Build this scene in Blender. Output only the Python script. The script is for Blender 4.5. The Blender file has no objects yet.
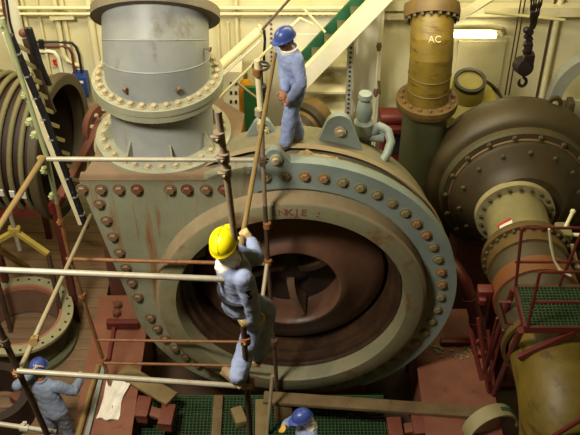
import bpy, bmesh, math, random
from mathutils import Vector, Matrix, noise
random.seed(7)
SC = bpy.context.scene
COL = SC.collection
PI = math.pi
V = Vector

# ------------------------------------------------------------------ camera
CAM_Z, PITCH, FPX = 11.9, math.radians(41), 1000.0
cam_data = bpy.data.cameras.new('camera'); cam = bpy.data.objects.new('camera', cam_data)
COL.objects.link(cam); SC.camera = cam
cam.location = (0, 0, CAM_Z); cam.rotation_euler = (PI/2 - PITCH, 0, 0)
cam_data.sensor_width = 36; cam_data.lens = 36*FPX/580; cam_data.clip_end = 200

def at(x, y, Y=None, z=None):
    """survey of the photograph: the point seen at pixel x, y on the plane Y = const or z = const"""
    u = (x-290)/FPX; v = (217.5-y)/FPX
    d = V((u, math.cos(PITCH)+math.sin(PITCH)*v, -math.sin(PITCH)+math.cos(PITCH)*v))
    t = Y/d.y if Y is not None else (z-CAM_Z)/d.z
    return V((0, 0, CAM_Z)) + d*t

# ------------------------------------------------------------------ materials
def lin(h):
    if isinstance(h, str):
        h = tuple(int(h[i:i+2], 16)/255 for i in (0, 2, 4))
    return tuple((c/12.92 if c <= .04045 else ((c+.055)/1.055)**2.4) for c in h) + (1,)

def mat(name, c1, c2=None, scale=3.0, rough=.6, metal=0.0, bump=.0, c3=None, c3amt=.6, stretch=(1, 1, 1), c3stretch=None, c3scale=None, bscale=None, detail=6):
    m = bpy.data.materials.new(name); m.use_nodes = True
    nt = m.node_tree; N = nt.nodes; L = nt.links
    b = N['Principled BSDF']; b.inputs['Roughness'].default_value = rough; b.inputs['Metallic'].default_value = metal
    tc = N.new('ShaderNodeTexCoord')
    def ntex(sc, st, det=detail):
        mp = N.new('ShaderNodeMapping'); mp.inputs['Scale'].default_value = st
        t = N.new('ShaderNodeTexNoise'); t.inputs['Scale'].default_value = sc; t.inputs['Detail'].default_value = det
        t.inputs['Roughness'].default_value = .65
        L.new(tc.outputs['Object'], mp.inputs[0]); L.new(mp.outputs[0], t.inputs['Vector']); return t
    def ramp(src, a, b_):
        r = N.new('ShaderNodeValToRGB'); r.color_ramp.elements[0].position = a; r.color_ramp.elements[1].position = b_
        L.new(src, r.inputs[0]); return r
    col = None
    if c2 is not None:
        t = ntex(scale, stretch); r = ramp(t.outputs['Fac'], .36, .66)
        r.color_ramp.elements[0].color = lin(c1); r.color_ramp.elements[1].color = lin(c2); col = r.outputs['Color']
    else:
        b.inputs['Base Color'].default_value = lin(c1)
    if c3 is not None:
        t3 = ntex(c3scale or scale*2.3, c3stretch or stretch); r3 = ramp(t3.outputs['Fac'], c3amt, min(.99, c3amt+.12))
        mx = N.new('ShaderNodeMix'); mx.data_type = 'RGBA'
        L.new(r3.outputs['Color'], mx.inputs[0])
        if col is not None: L.new(col, mx.inputs[6])
        else: mx.inputs[6].default_value = lin(c1)
        mx.inputs[7].default_value = lin(c3); col = mx.outputs[2]
    if col is not None: L.new(col, b.inputs['Base Color'])
    if bump:
        tb = ntex(bscale or scale*4, (1, 1, 1)); bp = N.new('ShaderNodeBump'); bp.inputs['Strength'].default_value = bump
        bp.inputs['Distance'].default_value = .03
        L.new(tb.outputs['Fac'], bp.inputs['Height']); L.new(bp.outputs[0], b.inputs['Normal'])
    return m

def emis(name, c, s):
    m = bpy.data.materials.new(name); m.use_nodes = True; b = m.node_tree.nodes['Principled BSDF']
    b.inputs['Base Color'].default_value = lin(c); b.inputs['Emission Color'].default_value = lin(c); b.inputs['Emission Strength'].default_value = s
    return m

M = {}
M['wall'] = mat('wall_paint', 'd6cda0', 'dfd8b6', 1.2, .55, bump=.05, c3='b9a55e', c3amt=.66)
M['cream'] = mat('cream_paint', 'd2c99c', 'dcd4b0', 2, .5, c3='a98f55', c3amt=.68)
M['white'] = mat('white_paint', 'd6d2bc', 'e2dfcd', 2, .45, c3='b0a070', c3amt=.68)
M['floor'] = mat('floor_paint', '3a2a20', '4a3325', 1.5, .8, bump=.2)
M['plate'] = mat('pump_green', '767760', '858670', 1.6, .55, bump=.1, c3='7a532c', c3amt=.55, c3stretch=(2.2, 1, .18), c3scale=2.6)
M['plateblue'] = mat('pump_flange', '74807a', '84908a', 2, .5, bump=.08, c3='8d7a4a', c3amt=.68)
M['casing'] = mat('pump_casing', '6a644e', '787258', 2.2, .7, bump=.2, c3='6a4d30', c3amt=.6)
M['boxtop'] = mat('dusty_top', '7d6750', '6e5a46', 2.5, .8, bump=.15, c3='96886c', c3amt=.62)
M['rim'] = mat('rim_paint', '6c6a50', '7a7458', 2.4, .6, bump=.12, c3='6a4a2a', c3amt=.54, c3scale=2.2)
M['rimtop'] = mat('rim_dust', '8c7c5e', '7e6e52', 3, .75, bump=.1, c3='6f5a3c', c3amt=.66)
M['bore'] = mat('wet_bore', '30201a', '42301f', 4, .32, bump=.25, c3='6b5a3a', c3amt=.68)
M['impeller'] = mat('impeller_rust', '55392b', '614536', 1.8, .42, bump=.05, c3='4a3224', c3amt=.64)
M['vane'] = mat('vane_rust', '5c4432', '463426', 3, .5, bump=.1)
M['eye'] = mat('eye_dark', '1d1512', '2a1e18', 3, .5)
M['bolt'] = mat('bolt_rust', '6a5540', '786044', 9, .6, .2, bump=.15, c3='4f3020', c3amt=.6)
M['boltred'] = mat('bolt_brown', '5f3a28', '70482f', 9, .6, .2, bump=.15)
M['boltlight'] = mat('bolt_dusty', 'b5a988', 'a29474', 9, .6, .1, c3='7c5230', c3amt=.58)
M['grey'] = mat('grey_paint', '7c8080', '90938d', 1.1, .5, bump=.05, c3='6a6452', c3amt=.57, c3scale=1.6, c3stretch=(1, 1, .5))
M['greyflange'] = mat('grey_flange', '868873', '98977f', 3, .55, bump=.1, c3='8a7450', c3amt=.62)
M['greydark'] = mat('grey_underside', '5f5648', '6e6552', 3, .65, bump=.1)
M['olive'] = mat('olive_casing', '382f19', '40351f', 1.6, .55, bump=.12, c3='4c281c', c3amt=.6)
M['olivedark'] = mat('olive_dark', '403a22', '4b4228', 2, .6, bump=.1, c3='54301f', c3amt=.64)
M['greenpipe'] = mat('dull_green', '4f5238', '595b40', 2, .6, bump=.08, c3='514028', c3amt=.64)
M['yellowpipe'] = mat('yellow_pipe', '75621f', '5e4d18', 2, .5, bump=.1, c3='4f3814', c3amt=.53, c3stretch=(.6, .6, 2.2))
M['yellowflange'] = mat('yellow_flange', '624c20', '4f3c1c', 4, .6, bump=.1, c3='57452c', c3amt=.55)
M['suction'] = mat('beige_pipe', '857d55', '716946', 2, .55, bump=.1, c3='7a5e36', c3amt=.62)
M['brownband'] = mat('brown_band', '5f4a34', '6d5238', 3, .6, bump=.1, c3='7d4a24', c3amt=.62)
M['orange'] = mat('orange_band', '74441f', '68401f', 3, .6)
M['red'] = mat('red_steel', '64211c', '561c19', 3, .5, bump=.05, c3='4a1a14', c3amt=.64)
M['redpipe'] = mat('dark_red_pipe', '4a1b15', '571f18', 3, .5, bump=.05)
M['girder'] = mat('girder_red', '70422f', '80503a', 1.8, .6, bump=.08, c3='6a3020', c3amt=.6)
M['rustred'] = mat('rust_red', '5f3626', '6c4230', 3, .7, bump=.2, c3='4a2418', c3amt=.6)
M['deck'] = mat('deck_planks', '7a6044', '664e36', 2.2, .7, bump=.2, stretch=(.35, 3.2, 1), c3='3a2a1e', c3amt=.6)
M['wood'] = mat('timber', '75603f', '5f4b30', 3, .75, bump=.2, stretch=(1, 1, 1), c3='4c3822', c3amt=.6)
M['woodlight'] = mat('timber_pale', '84704a', '705e3a', 3, .75, bump=.2, c3='5f4a2a', c3amt=.62)
M['grating'] = mat('grating_green', '2f4a2c', '26401f', 5, .6)
M['polewhite'] = mat('pole_galvanised', '8f8876', 'a09a88', 5, .45, .15, c3='8d7c60', c3amt=.62)
M['poleyellow'] = mat('pole_yellowed', '80683e', '8e764a', 5, .5, .1, c3='8a6630', c3amt=.6)
M['polegrey'] = mat('pole_grey', '84735c', '948470', 6, .55, .15, c3='6a4e34', c3amt=.58)
M['polebrown'] = mat('pole_rusty', '7d5030', '8f6238', 6, .6, .1, c3='52331f', c3amt=.6)
M['poledark'] = mat('pole_dark', '45352a', '54402f', 6, .6, .1, c3='2e221a', c3amt=.6)
M['polegreen'] = mat('pole_green', '8d9468', '9ea47a', 5, .5, .1, c3='6c6a44', c3amt=.62)
M['polecream'] = mat('pole_cream', '958865', 'a2967a', 5, .5, .1, c3='7d6844', c3amt=.6)
M['black'] = mat('black_rubber', '14131a', '1e1c22', 6, .5)
M['band'] = mat('cable_band', 'b5b3ac', rough=.35, metal=.6)
M['chain'] = mat('hoist_black', '1d1518', '2a1e20', 6, .5, .3)
M['hose'] = mat('hose_olive', '67603f', '736a49', 3, .65, bump=.1, c3='4a4030', c3amt=.62)
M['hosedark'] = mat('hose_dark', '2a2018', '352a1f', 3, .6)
M['hoserim'] = mat('hose_rim', '3f3624', '4b412b', 3, .6)
M['hosered'] = mat('hose_gap', '231611', '2e1b15', 3, .6)
M['mark'] = mat('white_mark', 'd8d6cc')
M['yellowleg'] = mat('yellow_steel', 'a8923f', '94803a', 4, .55, c3='6a5228', c3amt=.62)
M['ringtop'] = mat('ring_top', '989270', '8b8562', 4, .6, bump=.08, c3='6f6a4c', c3amt=.64)
M['ringin'] = mat('ring_inner', '785a48', '6a4e3e', 3, .6, bump=.12)
M['ringpink'] = mat('ring_lining', '8f5a48', '9c6a54', 3, .6)
M['ringout'] = mat('ring_outer', '4e5038', '5c5c40', 3, .65, bump=.1)
M['valve'] = mat('valve_grey', '76807a', '869088', 4, .5, bump=.08, c3='8a7a50', c3amt=.66)
M['blue'] = mat('blue_box', '1a3470', '223e80', 4, .45)
M['signred'] = mat('sign_red', 'b02a1c', 'c23a26', 5, .5)
M['signcream'] = mat('sign_cream', 'd8b888')
M['gasyellow'] = mat('cylinder_yellow', 'c98d1c', 'b87c16', 4, .45)
M['green'] = mat('green_paint', '245a34', '1d4c2c', 4, .5)
M['stairgreen'] = mat('stair_green', '1f5238', '2a6044', 4, .55)
M['tread'] = mat('stair_tread', '5f5f45', '54523a', 5, .6)
M['motor'] = mat('motor_yellow', '9a8e40', '8a7e36', 3, .5)
M['darkband'] = mat('motor_band', '2a2412', '332c18', 4, .5)
M['conduitred'] = mat('conduit_red', '5a2826', '68302c', 4, .5)
M['cloth'] = mat('white_cloth', 'd8d2c2', 'e4dfd2', 5, .9, bump=.2, c3='b8ae98', c3amt=.64)
M['rag'] = mat('tan_rag', 'a8916a', '93794f', 8, .9, bump=.3)
M['halfring'] = mat('cream_ring', '9c926c', '8a805a', 3, .55, bump=.06)
M['checker'] = mat('checker_red', '74402f', '683628', 24, .55, bump=.35, bscale=30)
M['frame'] = mat('grey_web', '8d8f84', '9a9c90', 2, .5)
M['tube'] = emis('tube_light', 'fff6d0', 14)
M['lampbody'] = mat('lamp_body', 'c9c088')
M['chalk'] = mat('chalk', 'c8bf98', rough=.9)
M['paintred'] = mat('stencil_red', '6a3a34', '7d4a40', 20, .8)
M['dark'] = mat('pit_dark', '1b1612', '241c16', 3, .8)
# people
M['suit'] = mat('coverall_blue', '8490b2', '919dbe', 6, .9, bump=.1)
M['suitpale'] = mat('coverall_pale', '7c8ab4', '8a98c0', 6, .9, bump=.1)
M['suitgrey'] = mat('coverall_grey_blue', '707c92', '7e8aa0', 6, .9, bump=.1)
M['skin'] = mat('skin', '8a5a3c', '966644', 8, .5)
M['hair'] = mat('hair_black', '15100e', rough=.6)
M['helmyellow'] = mat('helmet_yellow', 'e8d800', 'f0e010', 3, .35)
M['helmblue'] = mat('helmet_blue', '34468c', '405298', 3, .35)
M['glove'] = mat('glove_beige', 'b59a68', 'c4ab78', 12, .9, bump=.3)
M['gloveyellow'] = mat('glove_yellow', 'c79a3c', 'd0a848', 12, .9, bump=.3)
M['boot'] = mat('boot_tan', '8a7450', '77603f', 8, .7)
M['belt'] = mat('belt_black', '1c1c20', rough=.6)
M['eyewhite'] = mat('eye_white', 'd8d4cc', rough=.3)
M['ink'] = mat('ink_dark', '20222c', rough=.8)

# ------------------------------------------------------------------ mesh builder
class MB:
    def __init__(s): s.bm = bmesh.new()
    def box(s, c, size, R=None, bev=0):
        r = bmesh.ops.create_cube(s.bm, size=1); vs = r['verts']
        T = Matrix.Translation(c) @ (R.to_4x4() if R else Matrix.Identity(4)) @ Matrix.Diagonal((*size, 1))
        bmesh.ops.transform(s.bm, matrix=T, verts=vs)
        if bev:
            es = list({e for v in vs for e in v.link_edges})
            bmesh.ops.bevel(s.bm, geom=es, offset=bev, segments=2, affect='EDGES', profile=.6)
        return s
    def beam(s, a, b, w, h, up=V((0, 0, 1)), bev=0):
        a, b = V(a), V(b); d = (b-a); l = d.length; d.normalize()
        x = d.cross(up)
        if x.length < 1e-4: x = d.cross(V((0, 1, 0)))
        x.normalize(); y = x.cross(d)
        return s.box((a+b)/2, (w, l, h), Matrix((x, d, y)).transposed(), bev)
    def lathe(s, prof, c=(0, 0, 0), ax=(0, 0, 1), n=48, closed=False, cap0=False, cap1=False, ex=1.0):
        """prof: list of (along axis, radius)"""
        ax = V(ax).normalized(); c = V(c)
        x = ax.orthogonal().normalized() if abs(ax.z) > .9 else ax.cross(V((0, 0, 1))).normalized()
        y = ax.cross(x)
        rings = []
        for (h, r) in prof:
            rings.append([s.bm.verts.new(c + ax*h + (x*math.cos(2*PI*i/n)*ex + y*math.sin(2*PI*i/n))*r) for i in range(n)])
        pr = list(zip(rings, rings[1:])) + ([(rings[-1], rings[0])] if closed else [])
        for A, B in pr:
            for i in range(n):
                s.bm.faces.new((A[i], A[(i+1) % n], B[(i+1) % n], B[i]))
        if cap0: s.bm.faces.new(rings[0][::-1])
        if cap1: s.bm.faces.new(rings[-1])
        return s
    def cyl(s, a, b, r, r2=None, n=20):
        a, b = V(a), V(b); d = b-a
        return s.lathe([(0, r), (d.length, r if r2 is None else r2)], a, d, n, cap0=True, cap1=True)
    def tube(s, pts, r, n=10):
        pts = [V(p) for p in pts]
        if not hasattr(r, '__len__'): r = [r]*len(pts)
        rings = []; px = None
        for i, p in enumerate(pts):
            t = (pts[min(i+1, len(pts)-1)] - pts[max(i-1, 0)]).normalized()
            x = (t.orthogonal() if px is None else (px - t*px.dot(t))).normalized(); px = x; y = t.cross(x)
            rings.append([s.bm.verts.new(p + (x*math.cos(2*PI*k/n)+y*math.sin(2*PI*k/n))*r[i]) for k in range(n)])
        for A, B in zip(rings, rings[1:]):
            for k in range(n): s.bm.faces.new((A[k], A[(k+1) % n], B[(k+1) % n], B[k]))
        s.bm.faces.new(rings[0][::-1]); s.bm.faces.new(rings[-1])
        return s
    def loft(s, rings):
        """rings: (centre, xvec, yvec) ellipses"""
        n = 20; R = []
        for (c, x, y) in rings:
            R.append([s.bm.verts.new(V(c)+V(x)*math.cos(2*PI*k/n)+V(y)*math.sin(2*PI*k/n)) for k in range(n)])
        for A, B in zip(R, R[1:]):
            for k in range(n): s.bm.faces.new((A[k], A[(k+1) % n], B[(k+1) % n], B[k]))
        s.bm.faces.new(R[0][::-1]); s.bm.faces.new(R[-1])
        return s
    def ell(s, c, rx, ry=None, rz=None, R=None, sub=3):
        ry = ry or rx; rz = rz or rx
        r = bmesh.ops.create_icosphere(s.bm, subdivisions=sub, radius=1)
        T = Matrix.Translation(c) @ (R.to_4x4() if R else Matrix.Identity(4)) @ Matrix.Diagonal((rx, ry, rz, 1))
        bmesh.ops.transform(s.bm, matrix=T, verts=r['verts']); return s
    def cap(s, a, b, r0, r1):
        a, b = V(a), V(b)
        if (b-a).length > 1e-4: s.lathe([(0, r0), ((b-a).length, r1)], a, b-a, 16, cap0=True, cap1=True)
        s.ell(a, r0, sub=2); s.ell(b, r1, sub=2); return s
    def torus(s, c, ax, R, r, n=48, k=10):
        prof = [(math.sin(2*PI*i/k)*r, R+math.cos(2*PI*i/k)*r) for i in range(k)]
        return s.lathe(prof, c, ax, n, closed=True)
    def prism(s, pts, d):
        """extrude a planar outline by vector d"""
        d = V(d); A = [s.bm.verts.new(V(p)) for p in pts]; B = [s.bm.verts.new(V(p)+d) for p in pts]; n = len(pts)
        s.bm.faces.new(A[::-1]); s.bm.faces.new(B)
        for i in range(n): s.bm.faces.new((A[i], A[(i+1) % n], B[(i+1) % n], B[i]))
        return s
    def text(s, body, size, T, depth=.004):
        cu = bpy.data.curves.new('lettering', 'FONT'); cu.body = body; cu.size = size; cu.extrude = depth; cu.align_x = 'CENTER'; cu.align_y = 'CENTER'
        o = bpy.data.objects.new('lettering', cu); COL.objects.link(o)
        dg = bpy.context.evaluated_depsgraph_get(); me = bpy.data.meshes.new_from_object(o.evaluated_get(dg))
        me.transform(T); s.bm.from_mesh(me); bpy.data.objects.remove(o); bpy.data.curves.remove(cu); return s

WORLD = {}
def obj(name, mb, m, parent=None, smooth=40, origin=None, sub=0):
    bm = mb.bm
    bmesh.ops.recalc_face_normals(bm, faces=bm.faces)
    xs = [v.co for v in bm.verts]
    lo = V((min(c.x for c in xs), min(c.y for c in xs), min(c.z for c in xs))); hi = V((max(c.x for c in xs), max(c.y for c in xs), max(c.z for c in xs)))
    o_ = V(origin) if origin is not None else ((lo+hi)/2 if parent else V(((lo.x+hi.x)/2, (lo.y+hi.y)/2, lo.z)))
    bmesh.ops.translate(bm, verts=bm.verts, vec=-o_)
    me = bpy.data.meshes.new(name); 
    if smooth:
        for f in bm.faces: f.smooth = True
        for e in bm.edges:
            if len(e.link_faces) == 2 and e.calc_face_angle(0) > math.radians(smooth): e.smooth = False
    bm.to_mesh(me); bm.free(); me.materials.append(m)
    o = bpy.data.objects.new(name, me); COL.objects.link(o)
    if parent: o.parent = parent; o.location = o_ - WORLD[parent.name]
    else: o.location = o_
    WORLD[o.name] = o_
    return o
def copies(o, pts, spin=None):
    """further copies of a part at other world points"""
    res = []
    for i, p in enumerate(pts):
        c = o.copy(); COL.objects.link(c); c.parent = o.parent
        c.location = V(p) - (WORLD[o.parent.name] if o.parent else V((0, 0, 0))); WORLD[c.name] = V(p); res.append(c)
    return res
def tag(o, label, cat, group=None):
    o['label'] = label; o['category'] = cat
    if group: o['group'] = group
    return o
def thing(name, loc, label, cat, group=None):
    o = bpy.data.objects.new(name, None); COL.objects.link(o); o.location = loc; WORLD[o.name] = V(loc); o.empty_display_size = .2
    return tag(o, label, cat, group)
def struct(name, mb, m, parent=None, smooth=40):
    o = obj(name, mb, m, parent, smooth)
    if not parent: o['kind'] = 'structure'
    return o
def part_label(o, l): o['label'] = l; return o
def bolts(name, m, parent, pts, ax, r=.045, h=.05, washer=True):
    """hexagon bolt heads as single parts along axis ax"""
    ax = V(ax).normalized(); b = MB()
    if washer: b.lathe([(-.01, r*1.5), (.012, r*1.5)], pts[0], ax, 14, cap0=True, cap1=True)
    b.lathe([(-.01, r*1.12), (h*.8, r*1.12), (h, r*.9)], pts[0], ax, 6, cap0=True, cap1=True)
    o = obj(name, b, m, parent, origin=pts[0], smooth=30)
    return [o] + copies(o, pts[1:])

# ================================================================== THE SETTING
struct('floor', MB().box((0, 6, -1.05), (16, 20, .1)), M['floor'])
WY = 14.0
struct('wall_back', MB().box((0, WY+.1, 6.95), (16, .2, 16.1)), M['wall'])
struct('wall_left', MB().box((-8.1, 6, 6.95), (.2, 20, 16.1)), M['wall'])
struct('wall_right', MB().box((8.1, 6, 6.95), (.2, 20, 16.1)), M['wall'])
struct('wall_front', MB().box((0, -4.1, 6.95), (16, .2, 16.1)), M['wall'])
struct('ceiling', MB().box((0, 6, 15.1), (16.4, 20.4, .2)), M['wall'])
# planked deck on the left
b = MB(); y = 5.0
while y < 13.6:
    b.box((-5.1, y+.115, -.03), (4.1, .222, .06), bev=.006); y += .23
struct('wooden_deck', b, M['deck'])
b = MB()
for x in (-6.8, -5.1, -3.3): b.box((x, 9.2, -.53), (.14, 8.6, .94))
struct('deck_beams', b, M['dark'])
# red foundation girders either side of the pump
def girder(name, x0, x1, y0, y1, top):
    b = MB()
    b.box(((x0+x1)/2, (y0+y1)/2, top-.02), (x1-x0, y1-y0, .04))
    for x in (x0+.1, x1-.1): b.box((x, (y0+y1)/2, (top-1)/2-.02), (.05, y1-y0, top+1-.04))
    for y in (y0+.05, (y0+y1)/2, y1-.05): b.box(((x0+x1)/2, y, (top-1)/2-.02), (x1-x0-.05, .04, top+1-.04))
    return struct(name, b, M['girder'])
girder('trim_1', -3.05, -2.22, 6.4, 11.3, .42)
girder('trim_2', 1.90, 2.98, 7.95, 11.0, .42)
b = MB()
x = -2.2
while x < 1.4: b.box((x, 8.05, -.02), (.012, 3.1, .04)); x += .052
y = 6.5
while y < 9.61: b.box((-.4, y, -.02), (3.6, .012, .036)); y += .052
b.box((-.4, 6.5, -.03), (3.62, .03, .06)); b.box((-.4, 9.6, -.03), (3.62, .03, .06))
g = obj('floor_grating', b, M['grating'], smooth=0); tag(g, 'green steel floor grating in front of the big open pump', 'grating')
b = MB()
for yy in (7.2, 8.4, 9.5): b.box((-.4, yy, -.13), (3.62, .08, .18))
for xx in (-1.9, 1.1):
    for yy in (7.2, 8.4, 9.5): b.box((xx, yy, -.61), (.1, .08, .78))
struct('grating_beams', b, M['dark'])

# ================================================================== THE BIG PUMP
FY = 9.70; CX = 0.02; Z0 = 2.13; RF = 2.24
pump = thing('dredge_pump', (0, 10.6, -1), 'huge grey-green pump with its front open on a rusty impeller', 'pump')
P0 = (-2.63, 4.07)
# outline of the front cover: round flange with a corner drawn out to the outlet on the upper left
dx, dz = P0[0]-CX, P0[1]-Z0; dist = math.hypot(dx, dz); a0 = math.atan2(dz, dx); tang = a0 + math.acos(RF/dist)
aS = math.asin((4.07-Z0)/RF); aS = PI - aS
out = [P0, ]
end = tang - 2*PI
n = 96
arc = [aS + (end-aS)*i/n for i in range(n+1)]
out += [(CX+RF*math.cos(a), Z0+RF*math.sin(a)) for a in arc]
# front cover as a ring: outer outline bridged to the round opening
def ring_plate(outer, cx, cz, r, y0, y1):
    b = MB(); bm = b.bm; m_ = len(outer)
    inn = []
    for (x, z) in outer:
        a = math.atan2(z-cz, x-cx); inn.append((cx+r*math.cos(a), cz+r*math.sin(a)))
    def vs(L, y): return [bm.verts.new((x, y, z)) for x, z in L]
    O0, I0, O1, I1 = vs(outer, y0), vs(inn, y0), vs(outer, y1), vs(inn, y1)
    for i in range(m_):
        j = (i+1) % m_
        bm.faces.new((O0[i], O0[j], I0[j], I0[i])); bm.faces.new((O1[i], I1[i], I1[j], O1[j]))
        bm.faces.new((O0[i], O1[i], O1[j], O0[j])); bm.faces.new((I0[i], I0[j], I1[j], I1[i]))
    return b
# densify straight edges
def dens(L, step=.2):
    R = []
    for i, p in enumerate(L):
        q = L[(i+1) % len(L)]; k = max(1, int(math.hypot(q[0]-p[0], q[1]-p[1])/step))
        R += [(p[0]+(q[0]-p[0])*t/k, p[1]+(q[1]-p[1])*t/k) for t in range(k)]
    return R
oc = obj('front_cover', ring_plate(dens(out), CX, Z0, 1.72, FY, FY+.16), M['plate'], pump)
# blue-grey bolted flange band over the top and right
b = MB(); bm = b.bm; A0 = math.radians(104); A1 = math.radians(-62); k = 72; rows = []
for (r, yy) in ((RF+.012, FY+.1), (RF+.012, FY-.035), (1.85, FY-.035), (1.85, FY+.1)):
    rows.append([bm.verts.new((CX+r*math.cos(A0+(A1-A0)*i/k), yy, Z0+r*math.sin(A0+(A1-A0)*i/k))) for i in range(k+1)])
for q in range(4):
    A, B = rows[q], rows[(q+1) % 4]
    for i in range(k): bm.faces.new((A[i], A[i+1], B[i+1], B[i]))
bm.faces.new([r[0] for r in rows]); bm.faces.new([r[-1] for r in rows][::-1])
part_label(obj('flange_band', b, M['plateblue'], pump), 'pale blue-grey flange band')
# raised ring round the opening
ax = (0, -1, 0); ZR0 = Z0-.06; c = (CX, FY, ZR0)
obj('rim_ring', MB().lathe([(.205, 1.80), (.22, 1.78), (.22, 1.57), (.19, 1.55), (.0, 1.53), (-.05, 1.51)], c, ax, 96), M['rim'], pump)
part_label(obj('rim_edge', MB().lathe([(-.02, 1.86), (.18, 1.835), (.207, 1.80)], c, ax, 96), M['rimtop'], pump), 'dusty tan outer edge of the rim')
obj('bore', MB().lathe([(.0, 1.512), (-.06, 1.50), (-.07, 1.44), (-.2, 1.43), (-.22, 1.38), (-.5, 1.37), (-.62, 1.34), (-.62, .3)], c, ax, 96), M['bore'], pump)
imp = obj('impeller', MB().lathe([(-.60, 1.32), (-.44, 1.315), (-.40, 1.29), (-.34, 1.12), (-.25, .93), (-.15, .79), (-.10, .73), (-.09, .69), (-.12, .655), (-.2, .64), (-.55, .66)], c, ax, 96), M['impeller'], pump)
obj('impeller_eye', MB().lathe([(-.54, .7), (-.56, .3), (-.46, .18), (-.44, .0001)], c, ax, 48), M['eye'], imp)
for q in range(3):
    a = math.radians(285+120*q); b = MB()
    pts = []
    for t in range(9):
        s = t/8; rr = .62-.5*s; aa = a - .35*s
        pts.append((CX+rr*math.cos(aa), ZR0+rr*math.sin(aa)))
    rows = []
    for (off, yy) in ((-.05, FY+.16), (.05, FY+.16), (.08, FY+.54), (-.08, FY+.54)):
        R = []
        for i, p in enumerate(pts):
            d = V((pts[min(i+1, 8)][0]-pts[max(i-1, 0)][0], 0, pts[min(i+1, 8)][1]-pts[max(i-1, 0)][1])).normalized()
            R.append(b.bm.verts.new((p[0]-d.z*off, yy + (.28*i/8 if yy < FY+.3 else 0), p[1]+d.x*off)))
        rows.append(R)
    for u in range(4):
        for i in range(8): b.bm.faces.new((rows[u][i], rows[u][i+1], rows[(u+1) % 4][i+1], rows[(u+1) % 4][i]))
    b.bm.faces.new([r[0] for r in rows]); b.bm.faces.new([r[-1] for r in rows][::-1])
    obj('vane', b, M['vane'], imp)
# lettering on the rim, red stencil
b = MB(); word = 'INKJE'
for i, ch in enumerate(word):
    a = math.radians(97.2 - i*3.1); R_ = 1.675
    p = V((CX+R_*math.cos(a), FY-.223, ZR0+R_*math.sin(a)))
    T = Matrix.Translation(p) @ Matrix.Rotation(-(a-PI/2), 4, 'Y') @ Matrix.Rotation(PI/2, 4, 'X')
    b.text(ch, .15, T, .003)
for q, rr in ((78.5, 1.70), (78.7, 1.64)):
    a = math.radians(q); obj('lettering_dot', MB().lathe([(0, .014), (.004, .014)], (CX+rr*math.cos(a), FY-.222, ZR0+rr*math.sin(a)), ax, 10, cap0=True, cap1=True), M['paintred'], pump)
obj('lettering', b, M['paintred'], pump, smooth=0)
# casing behind the cover
obj('casing', MB().lathe([(0, 2.12), (.5, 2.13), (.85, 2.05), (1.15, 1.85), (1.4, 1.4), (1.55, .7), (1.9, .55), (1.9, .001)], (CX, FY+.16, Z0), (0, 1, 0), 96), M['casing'], pump)
b = MB()
b.lathe([(0, 2.2), (.1, 2.2), (.12, 2.13)], (CX, FY+.34, Z0), (0, 1, 0), 96)
obj('casing_rib', b, M['rimtop'], pump)
obj('pedestal', MB().box((0, 10.6, -.55), (2.4, 1.0, .9), bev=.03), M['girder'], pump)
# outlet box in the upper left corner
b = MB()
b.prism([(-2.58, FY+.17, 3.97), (-.95, FY+.17, 3.97), (-1.4, FY+.17, 3.75), (-1.78, FY+.17, 3.35), (-2.06, FY+.17, 2.8), (-2.16, FY+.17, 2.2)], (0, .3, 0))
b.lathe([(-1.6, .8), (3.96-4.03, .93)], (-1.67, 10.72, 4.03), (0, 0, 1), 48, cap1=True)
obj('outlet_box', b, M['plate'], pump)
b = MB(); tp = [(-2.62, FY+.162), (-.95, FY+.162), (-.7, 10.1), (-.62, 11.2), (-1.1, 11.7), (-2.0, 11.75), (-2.55, 11.2), (-2.52, 10.25), (-2.55, 10.12)]
b.prism([(x, y, 3.98) for x, y in tp], (0, 0, .05)); b.box((-1.84, FY+.085, 4.077), (1.58, .17, .012))
part_label(obj('top_plate', b, M['boxtop'], pump), 'dusty brown top plate')
# outlet stub
XP, YP = -1.67, 10.72
obj('outlet_pipe', MB().lathe([(4.03, .70), (4.09, .66), (4.84, .66)], (XP, YP, 0), (0, 0, 1), 64), M['grey'], pump)
obj('base_flange', MB().lathe([(4.03, .66), (4.03, .89), (4.085, .89), (4.095, .87), (4.095, .66)], (XP, YP, 0), (0, 0, 1), 64), M['greyflange'], pump)
obj('upper_flange', MB().lathe([(4.80, .66), (4.80, .82), (4.89, .82), (4.89, .66)], (XP, YP, 0), (0, 0, 1), 64), M['greyflange'], pump)
for q in range(8):
    a = math.radians(q*45+14); d = V((math.cos(a), math.sin(a), 0)); s = V((-d.y, d.x, 0))*.012
    q0 = V((XP, YP, 0))+d*.655; b = MB()
    b.prism([q0+V((0, 0, 4.09))-s, q0+d*.17+V((0, 0, 4.09))-s, q0+d*.02+V((0, 0, 4.34))-s, q0+V((0, 0, 4.34))-s], s*2)
    obj('gusset', b, M['greyflange'], pump)
ring = lambda n, R, z, ph=0: [(XP+R*math.cos(2*PI*(i+ph)/n), YP+R*math.sin(2*PI*(i+ph)/n), z) for i in range(n)]
bolts('base_bolt', M['boltlight'], pump, ring(28, .79, 4.095, .3), (0, 0, 1), .034, .05)
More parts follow.
